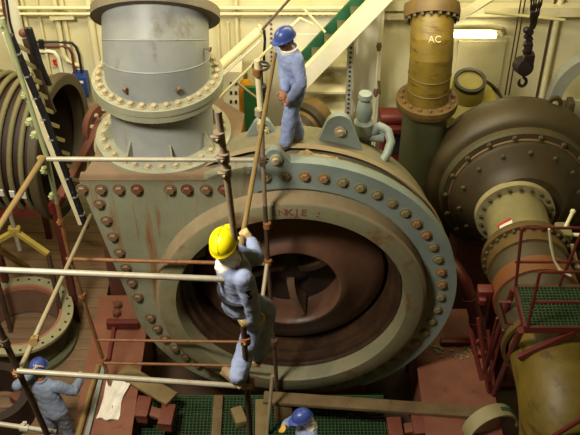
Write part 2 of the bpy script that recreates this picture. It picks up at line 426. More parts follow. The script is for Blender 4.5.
# cover bolts
xs = [82, 101, 119, 137, 170, 187, 206, 224]
pts = [(at(x, 188, Y=FY).x, FY, 3.94) for x in xs]
bolts('cover_bolt', M['bolt'], pump, pts[:3]+pts[4:5]+pts[6:7], ax, .055, .055)
bolts('cover_bolt', M['boltred'], pump, [pts[3], pts[5], pts[7]], ax, .055, .055)
tp = (CX+RF*math.cos(tang), Z0+RF*math.sin(tang)); L = []
dirv = V((tp[0]-P0[0], 0, tp[1]-P0[1])); ln = dirv.length; dirv.normalize(); nrm = V((-dirv.z, 0, dirv.x))
if nrm.x < 0: nrm = -nrm
for i in range(7):
    p = V((P0[0], FY, P0[1])) + dirv*(.40+i*(ln-.40)/7) + nrm*.14; L.append(tuple(p))
RB = 2.05
for i in range(22):
    a = tang + math.radians(4+i*6.6)
    if a > math.radians(296): break
    L.append((CX+RB*math.cos(a), FY, Z0+RB*math.sin(a)))
bolts('cover_bolt', M['bolt'], pump, L, ax, .052, .05)
L1, L2 = [], []
for i in range(24):
    a = math.radians(99 - i*6.75); p = (CX+RB*math.cos(a), FY-.035, Z0+RB*math.sin(a)); (L2 if i in (2, 3, 9, 10, 13, 14) else L1).append(p)
bolts('flange_bolt', mat('bolt_drab', '77704f', '867a58', 9, .6, .1, c3='7a5a38', c3amt=.6), pump, L1, ax, .05, .04)
bolts('flange_bolt', mat('bolt_orange', '8a6640', '98764e', 9, .55, .15, c3='7a4a28', c3amt=.6), pump, L2, ax, .05, .045)
# lifting lugs
def lug(c, w, h, t, m, hole=.05):
    c = V(c); b = MB(); pts = [c+V((-w, 0, 0)), c+V((w, 0, 0))]
    r = .16*h/.6
    for i in range(9):
        a = math.radians(25+130*i/8); pts.append(c+V((r*math.cos(a), 0, h-r+r*math.sin(a))))
    b.prism(pts, (0, t, 0)); o = obj('lifting_lug', b, m, pump)
    bb = MB().lathe([(0, hole*1.5), (.03, hole*1.5), (.03, hole), (.06, hole*.8), (.06, .0001)], c+V((.02, -.0, h*.62)), ax, 16, cap0=True)
    obj('eye_bolt', bb, M['boltlight'], o); return o
lug((.62, 10.35, 3.98), .34, .62, .09, M['plateblue'])
lug((-.19, FY-.03, 4.2), .34, .38, .1, M['plateblue'], .05)
lug((-.36, 10.55, 3.95), .3, .45, .08, M['plateblue'])
# bent vent pipe with its relief valve on the crown
p = [at(371, 134, Y=10.75), at(380, 126, Y=10.7), at(388, 131, Y=10.65), at(391, 142, Y=10.55), at(387, 154, Y=10.45), at(379, 167, Y=10.35)]
cv = []
for i in range(len(p)-1):
    for t in range(4): cv.append(p[i].lerp(p[i+1], t/4))
cv.append(p[-1])
obj('vent_pipe', MB().tube(cv, .058, 14), M['valve'], pump)
b = MB(); v0 = at(362, 152, Y=10.75)
zt = at(366, 92, Y=10.75).z - v0.z
b.lathe([(-.35, .05), (0, .05), (.12, .055), (.14, .12), (.2, .12), (.22, .07), (.30, .075), (.34, .125), (.5, .13), (.54, .09), (.66, .11), (.8, .09), (.84, .06), (zt-.12, .07), (zt-.08, .095), (zt-.02, .085), (zt, .03)], v0, (0, 0, 1), 20, cap0=True, cap1=True)
b.cyl(v0+V((0, 0, .27)), v0+V((.28, -.03, .27)), .07)
vv = obj('relief_valve', b, M['valve'], pump)

# ================================================================== GREY ELBOW ON THE OUTLET
elb = thing('outlet_elbow', (XP, YP, 4.9), 'large grey mitred pipe elbow bolted on top of the big pump outlet', 'pipe')
def mitre(z0, straight, Rb, r, segs, tail, X, Yc, total=math.radians(45)):
    """stations of a mitred bend leaning to +Y: list of (centre, axis)"""
    st = [(V((X, Yc, z0)), V((0, 0, 1))), (V((X, Yc, z0+straight)), V((0, 0, 1)))]
    P = V((X, Yc, z0+straight)); 
    for i in range(1, segs+1):
        th = total*i/segs
        st.append((P + V((0, Rb*(1-math.cos(th)), Rb*math.sin(th))), V((0, math.sin(th), math.cos(th)))))
    e = st[-1]; st.append((e[0]+e[1]*tail, e[1])); return st
def pipe_st(st, r, n=64):
    b = MB(); rings = []
    for c_, a_ in st:
        x = V((1, 0, 0)); y = a_.cross(x)
        rings.append([b.bm.verts.new(c_+x*r*math.cos(2*PI*k/n)+y*r*math.sin(2*PI*k/n)) for k in range(n)])
    for A, B in zip(rings, rings[1:]):
        for k in range(n): b.bm.faces.new((A[k], A[(k+1) % n], B[(k+1) % n], B[k]))
    return b
st = mitre(4.93, .06, .85, .66, 3, .10, XP, YP)
obj('elbow_shell', pipe_st(st, .66), M['grey'], elb, smooth=8)
b = MB()
for c_, a_ in st[2:4]: b.lathe([(-.012, .658), (0, .665), (.012, .658)], c_, a_, 64)
obj('weld_seam', b, M['grey'], elb)
obj('lower_flange', MB().lathe([(4.893, .66), (4.893, .83), (4.98, .83), (4.985, .815), (4.985, .66)], (XP, YP, 0), (0, 0, 1), 64), M['greyflange'], elb)
ec, ea = st[-1]
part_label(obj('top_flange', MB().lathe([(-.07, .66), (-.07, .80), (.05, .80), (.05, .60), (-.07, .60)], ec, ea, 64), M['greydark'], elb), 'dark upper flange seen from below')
bolts('flange_bolt', M['boltlight'], elb, ring(32, .75, 4.985, .2), (0, 0, 1), .036, .055)
bolts('nut', M['bolt'], pump, ring(32, .75, 4.80, .2), (0, 0, -1), .036, .05, False)
b = MB(); d = V((.93, -.36, 0)); q = st[3][0]+d*.64+V((0, 0, .02)); b.cyl(q, q+d*.1, .014, n=8); b.cyl(q+d*.1, q+d*.115, .032, n=10); obj('stud', b, M['bolt'], elb)
for (x, y) in ((113, 14), (167, 28)):
    pass
for aa in (-118, -62, 150):
    a = math.radians(aa); d = V((math.cos(a), math.sin(a), 0)); q = V((XP, YP, 5.1))+d*.665
    obj('lug_nub', MB().beam(q, q+V((0, 0, .08))+d*.03, .05, .05, bev=.01), M['bolt'], elb)

# ================================================================== THE SECOND PUMP ON THE RIGHT
XR, YR, ZR = 3.40, 11.9, 2.33
p2 = thing('small_pump', (XR, YR+.5, -1), 'round dark olive pump casing behind the beige suction pipe', 'pump')
obj('casing', MB().lathe([(-.25, 1.0), (-.25, 1.22), (-.2, 1.28), (-.05, 1.34), (.15, 1.35), (.35, 1.28), (.5, 1.05), (.6, .6), (.6, .001)], (XR, YR, ZR), (0, 1, 0), 80), M['olive'], p2)
obj('cover_ring', MB().lathe([(-.36, .88), (-.36, 1.12), (-.33, 1.15), (-.2, 1.16)], (XR, YR, ZR), (0, 1, 0), 80), M['olivedark'], p2)
obj('cover', MB().lathe([(-.74, .42), (-.72, .6), (-.64, .66), (-.54, .74), (-.45, .97), (-.42, 1.0), (-.34, 1.0)], (XR, YR, ZR), (0, 1, 0), 80), M['olive'], p2)
obj('hub_edge', MB().torus((XR, YR-.36, ZR), (0, 1, 0), 1.01, .022, 80), M['brownband'], p2)
r2 = lambda n, R, y, ph=0: [(XR+R*math.cos(2*PI*(i+ph)/n), y, ZR+R*math.sin(2*PI*(i+ph)/n)) for i in range(n)]
bolts('cover_bolt', M['olivedark'], p2, r2(18, 1.07, YR-.36), ax, .035, .045, False)
bolts('hub_bolt', M['olivedark'], p2, r2(14, .88, YR-.47, .4), ax, .03, .05, False)
obj('pedestal', MB().box((XR, YR+.35, .1), (1.4, .7, 2.2), bev=.03), M['rustred'], p2)
b = MB(); lx = at(555, 105, Y=YR+.2); b.prism([lx+V((-.18, 0, -.25)), lx+V((.16, 0, -.25))]+[lx+V((.11*math.cos(math.radians(-20+220*i/8)), 0, .02+.11*math.sin(math.radians(-20+220*i/8)))) for i in range(9)], (0, .06, 0))
lg = obj('lifting_lug', b, M['olive'], p2)
obj('shackle_hole', MB().lathe([(0, .045), (.012, .045), (.012, .0001)], lx+V((0, 0, .02)), ax, 14, cap0=True), M['boltlight'], lg)
XO, YO = 2.0, 12.15
obj('outlet_pipe', MB().lathe([(1.9, .34), (3.60, .33)], (XO, YO, 0), (0, 0, 1), 48), M['greenpipe'], p2)
obj('outlet_flange', MB().lathe([(3.52, .33), (3.52, .44), (3.58, .45), (3.58, .33)], (XO, YO, 0), (0, 0, 1), 48), M['yellowflange'], p2)
# yellow elbow on it
e2 = thing('yellow_elbow', (XO, YO, 3.5), 'worn yellow pipe elbow rising from the flange of the olive pump', 'pipe')
st = mitre(3.58, .52, .9, .3, 3, .12, XO, YO)
obj('elbow_shell', pipe_st(st, .305, 48), M['yellowpipe'], e2, smooth=8)
obj('lower_flange', MB().lathe([(3.582, .3), (3.582, .45), (3.65, .45), (3.655, .43), (3.655, .3)], (XO, YO, 0), (0, 0, 1), 48), M['yellowflange'], e2)
bolts('flange_bolt', M['brownband'], e2, [(XO+.38*math.cos(2*PI*i/16), YO+.38*math.sin(2*PI*i/16), 3.655) for i in range(16)], (0, 0, 1), .026, .045, False)
ec, ea = st[-1]
obj('top_flange', MB().lathe([(-.05, .3), (-.05, .39), (.04, .40), (.06, .40), (.14, .39), (.14, .30), (-.05, .3)], ec, ea, 48), M['yellowflange'], e2)
q = []
x_ = V((1, 0, 0)); y_ = ea.cross(x_)
for i in range(18): q.append(ec - ea*.05 + (x_*math.cos(2*PI*i/18)+y_*math.sin(2*PI*i/18))*.355)
bolts('nut', M['olivedark'], e2, q, -ea, .026, .045, False)
for s_, z_ in ((.306, 3.84), (.306, 4.08)):
    obj('weld_seam', MB().lathe([(-.01, s_), (0, s_+.008), (.01, s_)], (XO, YO, z_), (0, 0, 1), 48), M['yellowflange'], e2)
b = MB()
cc = at(433, 38, Y=YO-.2)
T = Matrix.Translation(V((cc.x+.02, st[2][0].y-.27, cc.z))) @ Matrix.Rotation(PI/2-.4, 4, 'X')
b.text('AC', .13, T, .004); obj('chalk_mark', b, M['chalk'], e2, smooth=0)

# suction pipe running towards the camera
XS, ZS = 3.30, 2.30
sp = thing('suction_pipe', (XS, 9.0, 0), 'beige pipe with cream bolted flange running out of the olive pump', 'pipe')
S = lambda prof, n=56: MB().lathe(prof, (XS, 0, ZS), (0, -1, 0), n)
obj('pipe_flange', S([(-11.19, .42), (-11.19, .58), (-11.08, .58), (-11.08, .42)]), M['halfring'], sp)
obj('pipe_spool', S([(-11.1, .45), (-10.30, .45)]), M['suction'], sp)
bolts('flange_bolt', M['olivedark'], sp, [(XS+.515*math.cos(2*PI*i/20), 11.08, ZS+.515*math.sin(2*PI*i/20)) for i in range(20)], ax, .025, .04, False)
b = MB()
for k in range(1): 
    aa = math.radians(128); T = Matrix.Translation((XS+.458*math.cos(aa), 10.46, ZS+.458*math.sin(aa))) @ Matrix.Rotation(PI/2-aa, 4, 'Y')
    b.box(T.translation, (.2, .1, .008), T.to_3x3())
part_label(obj('label_plate', b, M['mark'], sp), 'white label with a red edge')
b = MB(); b.box(T.translation+V((-.02, .07, -.002)), (.22, .04, .008), T.to_3x3()); obj('label_edge', b, M['signred'], sp)
b = MB(); b.box((XS, 10.72, .43), (.5, .16, 2.76)); b.box((XS, 10.72, -.93), (.8, .4, .06)); b.box((XS, 10.72, 1.79), (.6, .16, .08))
obj('pipe_stand', b, M['redpipe'], sp)
fp = thing('flanged_coupling', (XS, 9.6, 1), 'dark brown and yellow flanged pipe coupling under the red catwalk', 'pipe coupling')
obj('flange', S([(-10.30, .45), (-10.30, .60), (-10.22, .62), (-10.17, .62), (-10.17, .54)]), M['yellowflange'], fp)
bolts('flange_bolt', M['olivedark'], fp, [(XS+.585*math.cos(2*PI*i/28), 10.17, ZS+.585*math.sin(2*PI*i/28)) for i in range(28)], ax, .024, .05, False)
part_label(obj('yellow_band', S([(-10.18, .56), (-9.95, .57), (-9.94, .52)]), M['yellowflange'], fp), 'yellow band')
part_label(obj('rubber_sleeve', S([(-9.96, .53), (-9.8, .55), (-9.62, .53)]), M['hoserim'], fp), 'dark brown rubber sleeve')
part_label(obj('orange_band', S([(-9.64, .57), (-9.36, .58), (-9.35, .5)]), M['orange'], fp), 'rusty orange band')
part_label(obj('brown_sleeve', S([(-9.36, .54), (-8.63, .54)]), M['hoserim'], fp), 'brown sleeve')
b = MB(); q = V((XS-.6, 9.5, ZS+.02)); b.box(q+V((-.08, 0, 0)), (.2, .16, .14), bev=.02); b.box(q+V((-.12, -.1, -.06)), (.1, .12, .1), bev=.02)
obj('clamp_block', b, M['red'], fp)
ye = thing('yellow_bend', (XS, 8, -1), 'big grimy yellow pipe bend below the red catwalk', 'pipe')
st = [(V((XS+.06, 8.60, ZS)), V((0, -1, 0))), (V((XS+.06, 8.05, ZS)), V((0, -1, 0)))]
for i in range(1, 9):
    th = PI/2*i/8; st.append((V((XS+.06, 8.05-.75*math.sin(th), ZS-.75*(1-math.cos(th)))), V((0, -math.cos(th), -math.sin(th)))))
st.append((V((XS+.06, 7.3, -1)), V((0, 0, -1))))
obj('bend_shell', pipe_st(st, .57, 56), M['yellowpipe'], ye, smooth=50)
obj('end_flange', MB().lathe([(-8.62, .54), (-8.62, .60), (-8.53, .60), (-8.53, .55)], (XS, 0, ZS), (0, -1, 0), 56), M['yellowflange'], ye)
b = MB(); b.cyl((XS-.5, 10.32, ZS-.1), (XS-.62, 10.32, ZS-.1), .03); 
# quick-release clamp with T handles on the right side of the beige pipe
cl = thing('hose_clamp', (XS+.62, 10.6, ZS), 'cream clamp with three T handles beside the beige pipe', 'clamp')
obj('clamp_body', MB().box((XS+.57, 10.56, ZS+.05), (.22, .3, .34), bev=.04), M['suction'], cl)
for (a_, c_) in (((.6, 10.6, .2), (.72, 10.78, .34)), ((.64, 10.5, .15), (.86, 10.46, .18)), ((.66, 10.35, .1), (.76, 10.2, -.2))):
    q0 = V((XS+a_[0], a_[1], ZS+a_[2])); q1 = V((XS+c_[0], c_[1], ZS+c_[2])); b = MB().cyl(q0, q1, .028, n=10)
    dd = (q1-q0).normalized(); b.ell(q1, .042, sub=2); obj('handle', b, M['cream'], cl)

# ================================================================== SCAFFOLD
scf = thing('tube_scaffold', at(250, 390, Y=5.9), 'tube scaffold of white, rusty and grey poles standing before the open pump', 'scaffold')
def pole(pts, m, r=.026, lab=None, name='pole'):
    o = obj(name, MB().tube(pts, r, 12), M[m], scf)
    if lab: o['label'] = lab
    return o
def coupler(p, d=(0, 0, 1), m='polegrey', r=.038, l=.08):
    p = V(p); d = V(d).normalized(); b = MB().cyl(p-d*l/2, p+d*l/2, r, n=12)
    s = d.orthogonal().normalized(); b.box(p+s*r*.8, (.04, .05, .04)); b.cyl(p+s*r-d.cross(s)*.04, p+s*r+d.cross(s)*.04, .011, n=8)
    return obj('coupler', b, M[m], scf)
def line(p, q, r, s): return [V(p).lerp(V(q), t) for t in (r, s)]
FYS = 5.9
# rear left standard: green above, rusty below
YA = 9.45
A_ = [at(2, 18, Y=YA), at(47, 158, Y=YA), at(57, 203, Y=YA)]
B_ = [at(57, 203, Y=YA), at(70, 259, Y=YA), at(105, 366, Y=YA)]; B_.append(V((B_[-1].x+.02, YA, .42)))
pole(A_, 'polegreen', .030, 'green painted upper pole'); pole(B_, 'polebrown', .027, 'rusty lower pole')
for (x, y, m) in ((2, 24, 'polegreen'), (25, 95, 'polegreen'), (29, 122, 'polegreen'), (34, 135, 'polegreen'), (44, 170, 'polegreen'), (52, 196, 'polegreen'), (60, 222, 'polebrown'), (82, 296, 'polebrown'), (103, 360, 'polebrown')):
    coupler(at(x+1, y, Y=YA), (A_[1]-A_[0]) if y < 200 else (B_[1]-B_[0]), m)
# ledgers behind
h1 = [at(44, 159, Y=YA-.06), at(264, 160, Y=YA-.06)]; pole(h1, 'polewhite', .030, 'white galvanised upper ledger')
h3 = [at(66, 259, Y=YA-.06), at(270, 264, Y=YA-.06)]; pole(h3, 'polebrown', .026, 'rusty middle ledger')
h5 = [at(98, 340, Y=YA-.06), at(262, 342, Y=YA-.06)]; pole(h5, 'polebrown', .020, 'thin rusty ledger')
h6 = [at(104, 363, Y=YA-.06), at(262, 366, Y=YA-.06)]; pole(h6, 'polebrown', .020, 'thin rusty lower ledger')
# rear right standard behind the man in the yellow helmet
YG = 9.36
g0, g1, g2, g3 = at(257, 60, Y=YG), at(263, 160, Y=YG), at(268, 262, Y=YG), at(276, 372, Y=9.4)
pole([g0, at(262, 128, Y=YG)], 'cream', .036, 'cream upper pole'); pole([at(262, 128, Y=YG), g1, at(265, 205, Y=YG)], 'polegrey', .027); 
pole([at(265, 205, Y=YG), g2, g3, V((g3.x+.03, 9.42, .0))], 'poledark', .028, 'dark lower pole')
for (x, y, m) in ((257, 72, 'polebrown'), (259, 112, 'polecream'), (261, 126, 'polecream'), (263, 160, 'poledark'), (267, 225, 'polebrown'), (268, 262, 'polebrown'), (274, 342, 'poledark')):
    coupler(at(x, y, Y=YG-.02), (0, 0, 1), m, .05)
# front standards
f0, f1, f2 = at(218, 111, Y=FYS), at(239, 276, Y=FYS), at(250, 432, Y=FYS)
pole([f0, at(226, 170, Y=FYS), f1, at(243, 318, Y=FYS)], 'polegrey', .027, 'grey weathered front pole')
k = (f2-f1); fb = f1 + k*((f1.z-0)/(f1.z-f2.z))
pole([at(243, 318, Y=FYS), f2, V((fb.x, FYS, -.0))], 'poledark', .027, 'dark lower front pole')
for (x, y) in ((219, 136), (224, 157), (226, 172), (238, 275)): coupler(at(x, y, Y=FYS-.01), k, 'polegrey', .043)
for (x, y) in ((246, 340), (250, 384)): coupler(at(x, y, Y=FYS), k, 'polebrown', .042)
e0, e1 = at(-1, 328, Y=FYS), at(47, 434, Y=FYS); ke = e1-e0
ez = e0 + ke*((e0.z)/(e0.z-e1.z)); pole([e0-ke*1.0, e1, V((e1.x+.25, FYS, 0.0))], 'poledark', .03, 'dark left front pole')
coupler(at(19, 372, Y=FYS-.01), ke, 'polebrown', .042); coupler(at(5, 342, Y=FYS), ke, 'poledark', .042)
h2 = [at(-30, 268.7, Y=FYS-.06), at(241, 280, Y=FYS-.06)]; pole(h2, 'polewhite', .026, 'white galvanised guard rail pole')
h4 = [at(17, 371, Y=FYS-.06), at(252, 387, Y=FYS-.06)]; pole(h4, 'polewhite', .026, 'white galvanised foot pole')
h7 = [at(-30, 420, Y=FYS+.06), at(56, 432, Y=FYS+.06)]; pole(h7, 'polewhite', .026, 'white galvanised bottom pole'); coupler(at(24, 428, Y=FYS+.06), h7[1]-h7[0], 'polewhite', .042)
# transoms and braces between front and rear
d0, d1 = at(20, 370, Y=FYS-.02), at(88, 221, Y=10.1); pole([d0, d1+(d1-d0)*.06], 'polecream', .026, 'cream diagonal brace'); coupler(at(34, 341, Y=FYS+.33), d1-d0, 'poleyellow', .042)
pole([at(43, 158, Y=YA-.08), at(-6, 235, Y=7.9)], 'poleyellow', .036, 'orange varnished pole')
coupler(at(41, 160, Y=YA-.08), (0, 0, 1), 'poleyellow', .045)
t0, t1 = at(237, 268, Y=FYS+.08), at(275, 54, Y=9.3); tz = t0.z
tr = lambda s: t0.lerp(t1, s)
pole([t0, t1], 'poleyellow', .023, 'yellowed pole in the worker\'s hand')
coupler(g1+V((0, -.05, 0)), t1-t0, 'poledark', .04)
bq = [at(267, 264, Y=YG-.1), at(258, 332, Y=8.6)]; pole(bq, 'polecream', .028, 'cream brace')

# ================================================================== LOOSE TIMBER AND STEEL ON THE FLOOR
tag(obj('scaffold_pole', MB().tube([at(272.5, 376, Y=9.05), at(267, 435, z=.03)], .026, 12), M['polecream']), 'cream loose pole standing on the grating against the long plank', 'pole')
def plank(name, a, b_, w, h, m, label, cat='plank', up=V((0, 0, 1)), group=None):
    o = obj(name, MB().beam(a, b_, w, h, up, bev=.006), M[m], smooth=30); return tag(o, label, cat, group)
plank('timber_plank', at(218.5, 396, z=.03), at(216, 437, z=.03), .14, .05, 'wood', 'brown narrow timber lying on the grating below the white foot pole', 'timber')
plank('timber_plank', at(262, 400, z=.03), at(262, 445, z=.03), .2, .05, 'woodlight', 'pale wide timber board on the grating beside the loose cream pole', 'timber')
c_ = at(239, 417, z=.07); b = MB().box(c_, (.17, .3, .13), Matrix.Rotation(.35, 3, 'Z'), bev=.012)
tag(obj('wood_block', b, M['woodlight']), 'short pale wood block on the grating between two timbers', 'block')
pl0 = at(264, 381, z=.50); pl1 = at(484, 408, z=.45)
pl0.y = min(pl0.y, 9.28); pl0 = V((pl0.x, 9.2, .455)); pl1 = V((pl1.x, 8.92, .455))
plank('long_plank', pl0, pl1, .2, .06, 'wood', 'long dirty timber plank along the bottom of the pump rim')
tag(obj('wood_block', MB().box((-.1, 9.2, .21), (.26, .2, .42), bev=.01), M['wood']), 'dark wood block propping the left end of the long plank', 'block')
a_, b_ = at(122, 370, z=.46), at(172, 399, z=.46)
plank('short_board', V((a_.x, a_.y, .452)), V((b_.x, b_.y, .452)), .26, .05, 'woodlight', 'short tan board lying from the left girder to a red step pad')
# white cloth on the girder
b = MB(); bm = b.bm; nx, ny = 14, 22
p00, p10, p01, p11 = at(108, 379, z=.44), at(130, 381, z=.44), at(97, 419, z=.44), at(117, 420, z=.44)
gr = []
for j in range(ny+1):
    row = []
    for i in range(nx+1):
        s, t = i/nx, j/ny; p = p00.lerp(p10, s).lerp(p01.lerp(p11, s), t)
        p.x += .035*math.sin(t*7+1)*(s-.3); p.y += .02*math.sin(s*9)
        p.z = .43 + .022 + .03*noise.noise(V((s*3, t*4, 1.3))) + .014*math.sin(s*14+t*5); row.append(bm.verts.new(p))
    gr.append(row)
for j in range(ny):
    for i in range(nx): bm.faces.new((gr[j][i], gr[j][i+1], gr[j+1][i+1], gr[j+1][i]))
ext = bmesh.ops.extrude_face_region(bm, geom=bm.faces[:]); bmesh.ops.translate(bm, vec=(0, 0, -.02), verts=[v for v in ext['geom'] if isinstance(v, bmesh.types.BMVert)])
tag(obj('white_cloth', b, M['cloth'], smooth=60), 'crumpled white cloth lying on the left red girder', 'cloth')
# brass coloured pole lying along the girder
tag(obj('brass_pole', MB().tube([at(98, 366, z=.46), at(90, 392, z=.46), at(77, 440, z=.46)], .045, 12), M['poleyellow']), 'thick yellowed pole lying on the left girder edge by the crouching worker', 'pole')
tag(obj('steel_bar', MB().beam(at(103.5, 368, z=.45), at(86, 440, z=.45), .06, .05), M['valve'], smooth=30), 'grey green steel bar lying along the left girder beside the cloth', 'bar')
# stepped brackets with chequer pads
def stepbr(pads, arm, label):
    t = thing('step_bracket', V((arm[0].x, arm[0].y, .0)), label, 'step')
    obj('arm', MB().beam(arm[0], arm[1], .16, .06, bev=.005), M['girder'], t)
    for (p, sx, sy, rz) in pads:
        R = Matrix.Rotation(rz, 3, 'Z'); b = MB().box(p+V((0, 0, .05)), (sx, sy, .05), R, bev=.006); b.box(p+V((0, 0, -.04)), (sx*.96, sy*.96, .12), R)
        pd = obj('step_pad', b, M['checker'], t)
        obj('leg', MB().box((p.x, p.y, (p.z-.06)/2), (.08, .08, p.z-.06)), M['girder'], t)
    return t
stepbr([(at(143, 409, z=.34), .2, .36, -.1), (at(167, 417, z=.34), .2, .36, -.1)], (at(122, 402, z=.30), at(170, 418, z=.30)), 'left red step bracket with two chequered pads over the grating')
stepbr([(at(395, 432, z=.34), .2, .42, .05), (at(419, 423, z=.34), .22, .46, .05)], (at(436, 424, z=.30), at(388, 432, z=.30)), 'right red step bracket with two chequered pads by the long plank')
b = MB().box(at(123, 324, z=.50), (.5, .1, .14), bev=.008); b.box(at(112, 340, z=.46), (.05, .8, .06))
tag(obj('flange_bracket', b, M['red'], smooth=30), 'dark red bracket bolted on the left girder beside the pump cover', 'bracket')
for i, (x, y) in enumerate(((118, 307), (117, 315))):
    tag(obj('loose_nut', MB().lathe([(0, .07), (.08, .07), (.1, .05)], at(x, y, z=.42), (0, 0, 1), 6, cap0=True, cap1=True), M['boltred'], smooth=20),
        ('rusty nut on the left girder, farther of two behind the red bracket', 'rusty nut on the left girder, nearer of two behind the red bracket')[i], 'nut', 'nuts on the left girder')
b = MB().box(at(455, 342, z=.47), (.45, .1, .1), bev=.008)
tag(obj('red_block', b, M['red'], smooth=30), 'dark red block on the right girder beside the pump flange', 'block')
# half ring, cream
hr = thing('half_ring', at(490, 425, z=.42), 'cream half ring standing on the right girder with dark clamp strap', 'ring')
b = MB(); c0 = at(490, 428, z=.42); prof = []; bm = b.bm; rows = []; n = 28
for i in range(n+1):
    a = PI*i/n; d = V((math.cos(a), 0, math.sin(a)*.95)); R0 = .36
    e = V((.30, -.85, 0)).normalized()*.11
    x_ = V((.94, .33, 0)); dd = x_*math.cos(a) + V((0, 0, 1))*math.sin(a)*1.0
    rows.append([bm.verts.new(c0+dd*R0+e), bm.verts.new(c0+dd*(R0+.03)+e), bm.verts.new(c0+dd*(R0+.03)-e), bm.verts.new(c0+dd*R0-e)])
for A, B in zip(rows, rows[1:]):
    for q in range(4): bm.faces.new((A[q], A[(q+1) % 4], B[(q+1) % 4], B[q]))
bm.faces.new(rows[0]); bm.faces.new(rows[-1][::-1]); obj('shell', b, M['halfring'], hr)
b = MB(); bm = b.bm; rows = []
for i in range(8):
    a = PI*(.10+.3*i/7); dd = V((.94, .33, 0))*math.cos(a)+V((0, 0, 1))*math.sin(a); e = V((.3, -.85, 0)).normalized()*.03
    rows.append([bm.verts.new(c0+dd*.391+e), bm.verts.new(c0+dd*.405+e), bm.verts.new(c0+dd*.405-e), bm.verts.new(c0+dd*.391-e)])
for A, B in zip(rows, rows[1:]):
    for q in range(4): bm.faces.new((A[q], A[(q+1) % 4], B[(q+1) % 4], B[q]))
bm.faces.new(rows[0]); bm.faces.new(rows[-1][::-1]); obj('strap', b, M['green'], hr)
# rag on the pump crown
b = MB(); rg = at(305, 158, Y=9.93)+V((0, 0, .03))
for i in range(7):
    q = rg + V((random.uniform(-.17, .17), random.uniform(-.05, .08), random.uniform(-.02, .05))); b.ell(q, random.uniform(.05, .09), random.uniform(.04, .07), random.uniform(.03, .05), sub=2)
b.tube([rg+V((.1, 0, 0)), rg+V((.3, .02, -.04)), rg+V((.42, .05, -.08))], [.04, .03, .02])
def remeshed(mb, vox, smooth_it=4, disp=0, dscale=8):
    me = bpy.data.meshes.new('tmp'); bmesh.ops.recalc_face_normals(mb.bm, faces=mb.bm.faces); mb.bm.to_mesh(me); mb.bm.free()
    o = bpy.data.objects.new('tmp', me); COL.objects.link(o)
    r = o.modifiers.new('r', 'REMESH'); r.mode = 'VOXEL'; r.voxel_size = vox
    s = o.modifiers.new('s', 'SMOOTH'); s.factor = .5; s.iterations = smooth_it
    dg = bpy.context.evaluated_depsgraph_get(); m2 = bpy.data.meshes.new_from_object(o.evaluated_get(dg))
    b = MB(); b.bm.from_mesh(m2); bpy.data.objects.remove(o); bpy.data.meshes.remove(me); bpy.data.meshes.remove(m2)
    if disp:
        b.bm.normal_update()
        for v in b.bm.verts:
            p = v.co*dscale; v.co = v.co + v.normal*disp*(noise.noise(p)+.5*noise.noise(p*2.3+V((5, 1, 2))))
    return b
tag(obj('work_rag', remeshed(b, .015, 2, .012, 20), M['rag'], smooth=180), 'crumpled tan rag lying on the pump crown by the standing worker', 'rag')

# ================================================================== LEFT SIDE OF THE HALL
# flanged ring on the deck
rc = at(19, 313, z=.62); rc = V((rc.x, rc.y, 0))
rg = thing('spool_ring', rc, 'short flanged ring with bolt holes standing on the planked deck', 'ring')
Lr = lambda p: MB().lathe(p, rc, (0, 0, 1), 72)
obj('top_flange', Lr([(.55, .70), (.55, .83), (.60, .83), (.60, .66), (.58, .66)]), M['ringtop'], rg)
part_label(obj('lining', Lr([(.585, .665), (.60, .66), (.595, .615), (.5, .60)]), M['ringpink'], rg), 'pinkish inner lining')
obj('barrel', Lr([(.10, .70), (.56, .70)]), M['ringout'], rg)
part_label(obj('bore', Lr([(.53, .60), (.03, .60)]), M['ringin'], rg), 'dark rusty bore')
obj('bottom_flange', Lr([(.01, .60), (.01, .82), (.08, .82), (.08, .70)]), M['ringout'], rg)
b = [tuple(rc+V((.765*math.cos(2*PI*i/28), .765*math.sin(2*PI*i/28), .601))) for i in range(28)]
o = obj('bolt_hole', MB().lathe([(-.004, .022), (.003, .022)], b[0], (0, 0, 1), 10, cap0=True, cap1=True), M['dark'], rg, origin=b[0]); copies(o, b[1:])
# dark ring at the lower left edge
dr = at(-8, 392, z=.5); tag(obj('rubber_ring', MB().lathe([(0, .42), (0, .56), (.5, .56), (.5, .42)], V((dr.x, dr.y, .0)), (0, 0, 1), 40, closed=True), M['hosered']), 'dark brown ring at the left edge below the scaffold', 'ring')
tag(obj('timber_pile', MB().beam(at(26, 392, z=.08), at(14, 402, z=.08), .2, .15, bev=.01), M['rustred']), 'rusty block on the deck behind the left front scaffold pole', 'block')
# big ribbed hose on a red cradle
hx = V((.98, -.17, 0)).normalized(); hm = at(65, 147, Y=12.0)
hose = thing('ribbed_hose', V((hm.x-.6, 12.2, hm.z-1.25)), 'big ribbed rubber hose end with dark open mouth', 'hose')
Lh = lambda p, n=72: MB().lathe(p, hm, hx, n)
obj('hose_wall', Lh([(-2.6, .97), (-.12, .97), (-.12, .93), (-2.6, .93)]), M['hosered'], hose)
part_label(obj('mouth_flange', Lh([(-.13, .97), (-.13, 1.10), (-.02, 1.10), (0, 1.08), (0, .94), (-.2, .90)]), M['hoserim'], hose), 'dark rim of the mouth')
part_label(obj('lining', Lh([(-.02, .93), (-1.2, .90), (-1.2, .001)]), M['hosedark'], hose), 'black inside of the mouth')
for i in range(9):
    o = obj('rib', MB().torus(hm+hx*(-.26-.17*i), hx, 1.02, .042, 64, 10), M['hose'], hose)
    q = hm+hx*(-.26-.17*i); s = hx.cross(V((0, 0, 1)))
    if i < 6:
        a = math.radians(-6); d = s*math.cos(a)+V((0, 0, 1))*math.sin(a)
        obj('paint_mark', MB().box(q+d*1.065, (.075, .02, .12), Matrix((hx, d, hx.cross(d))).transposed()), M['mark'], o)
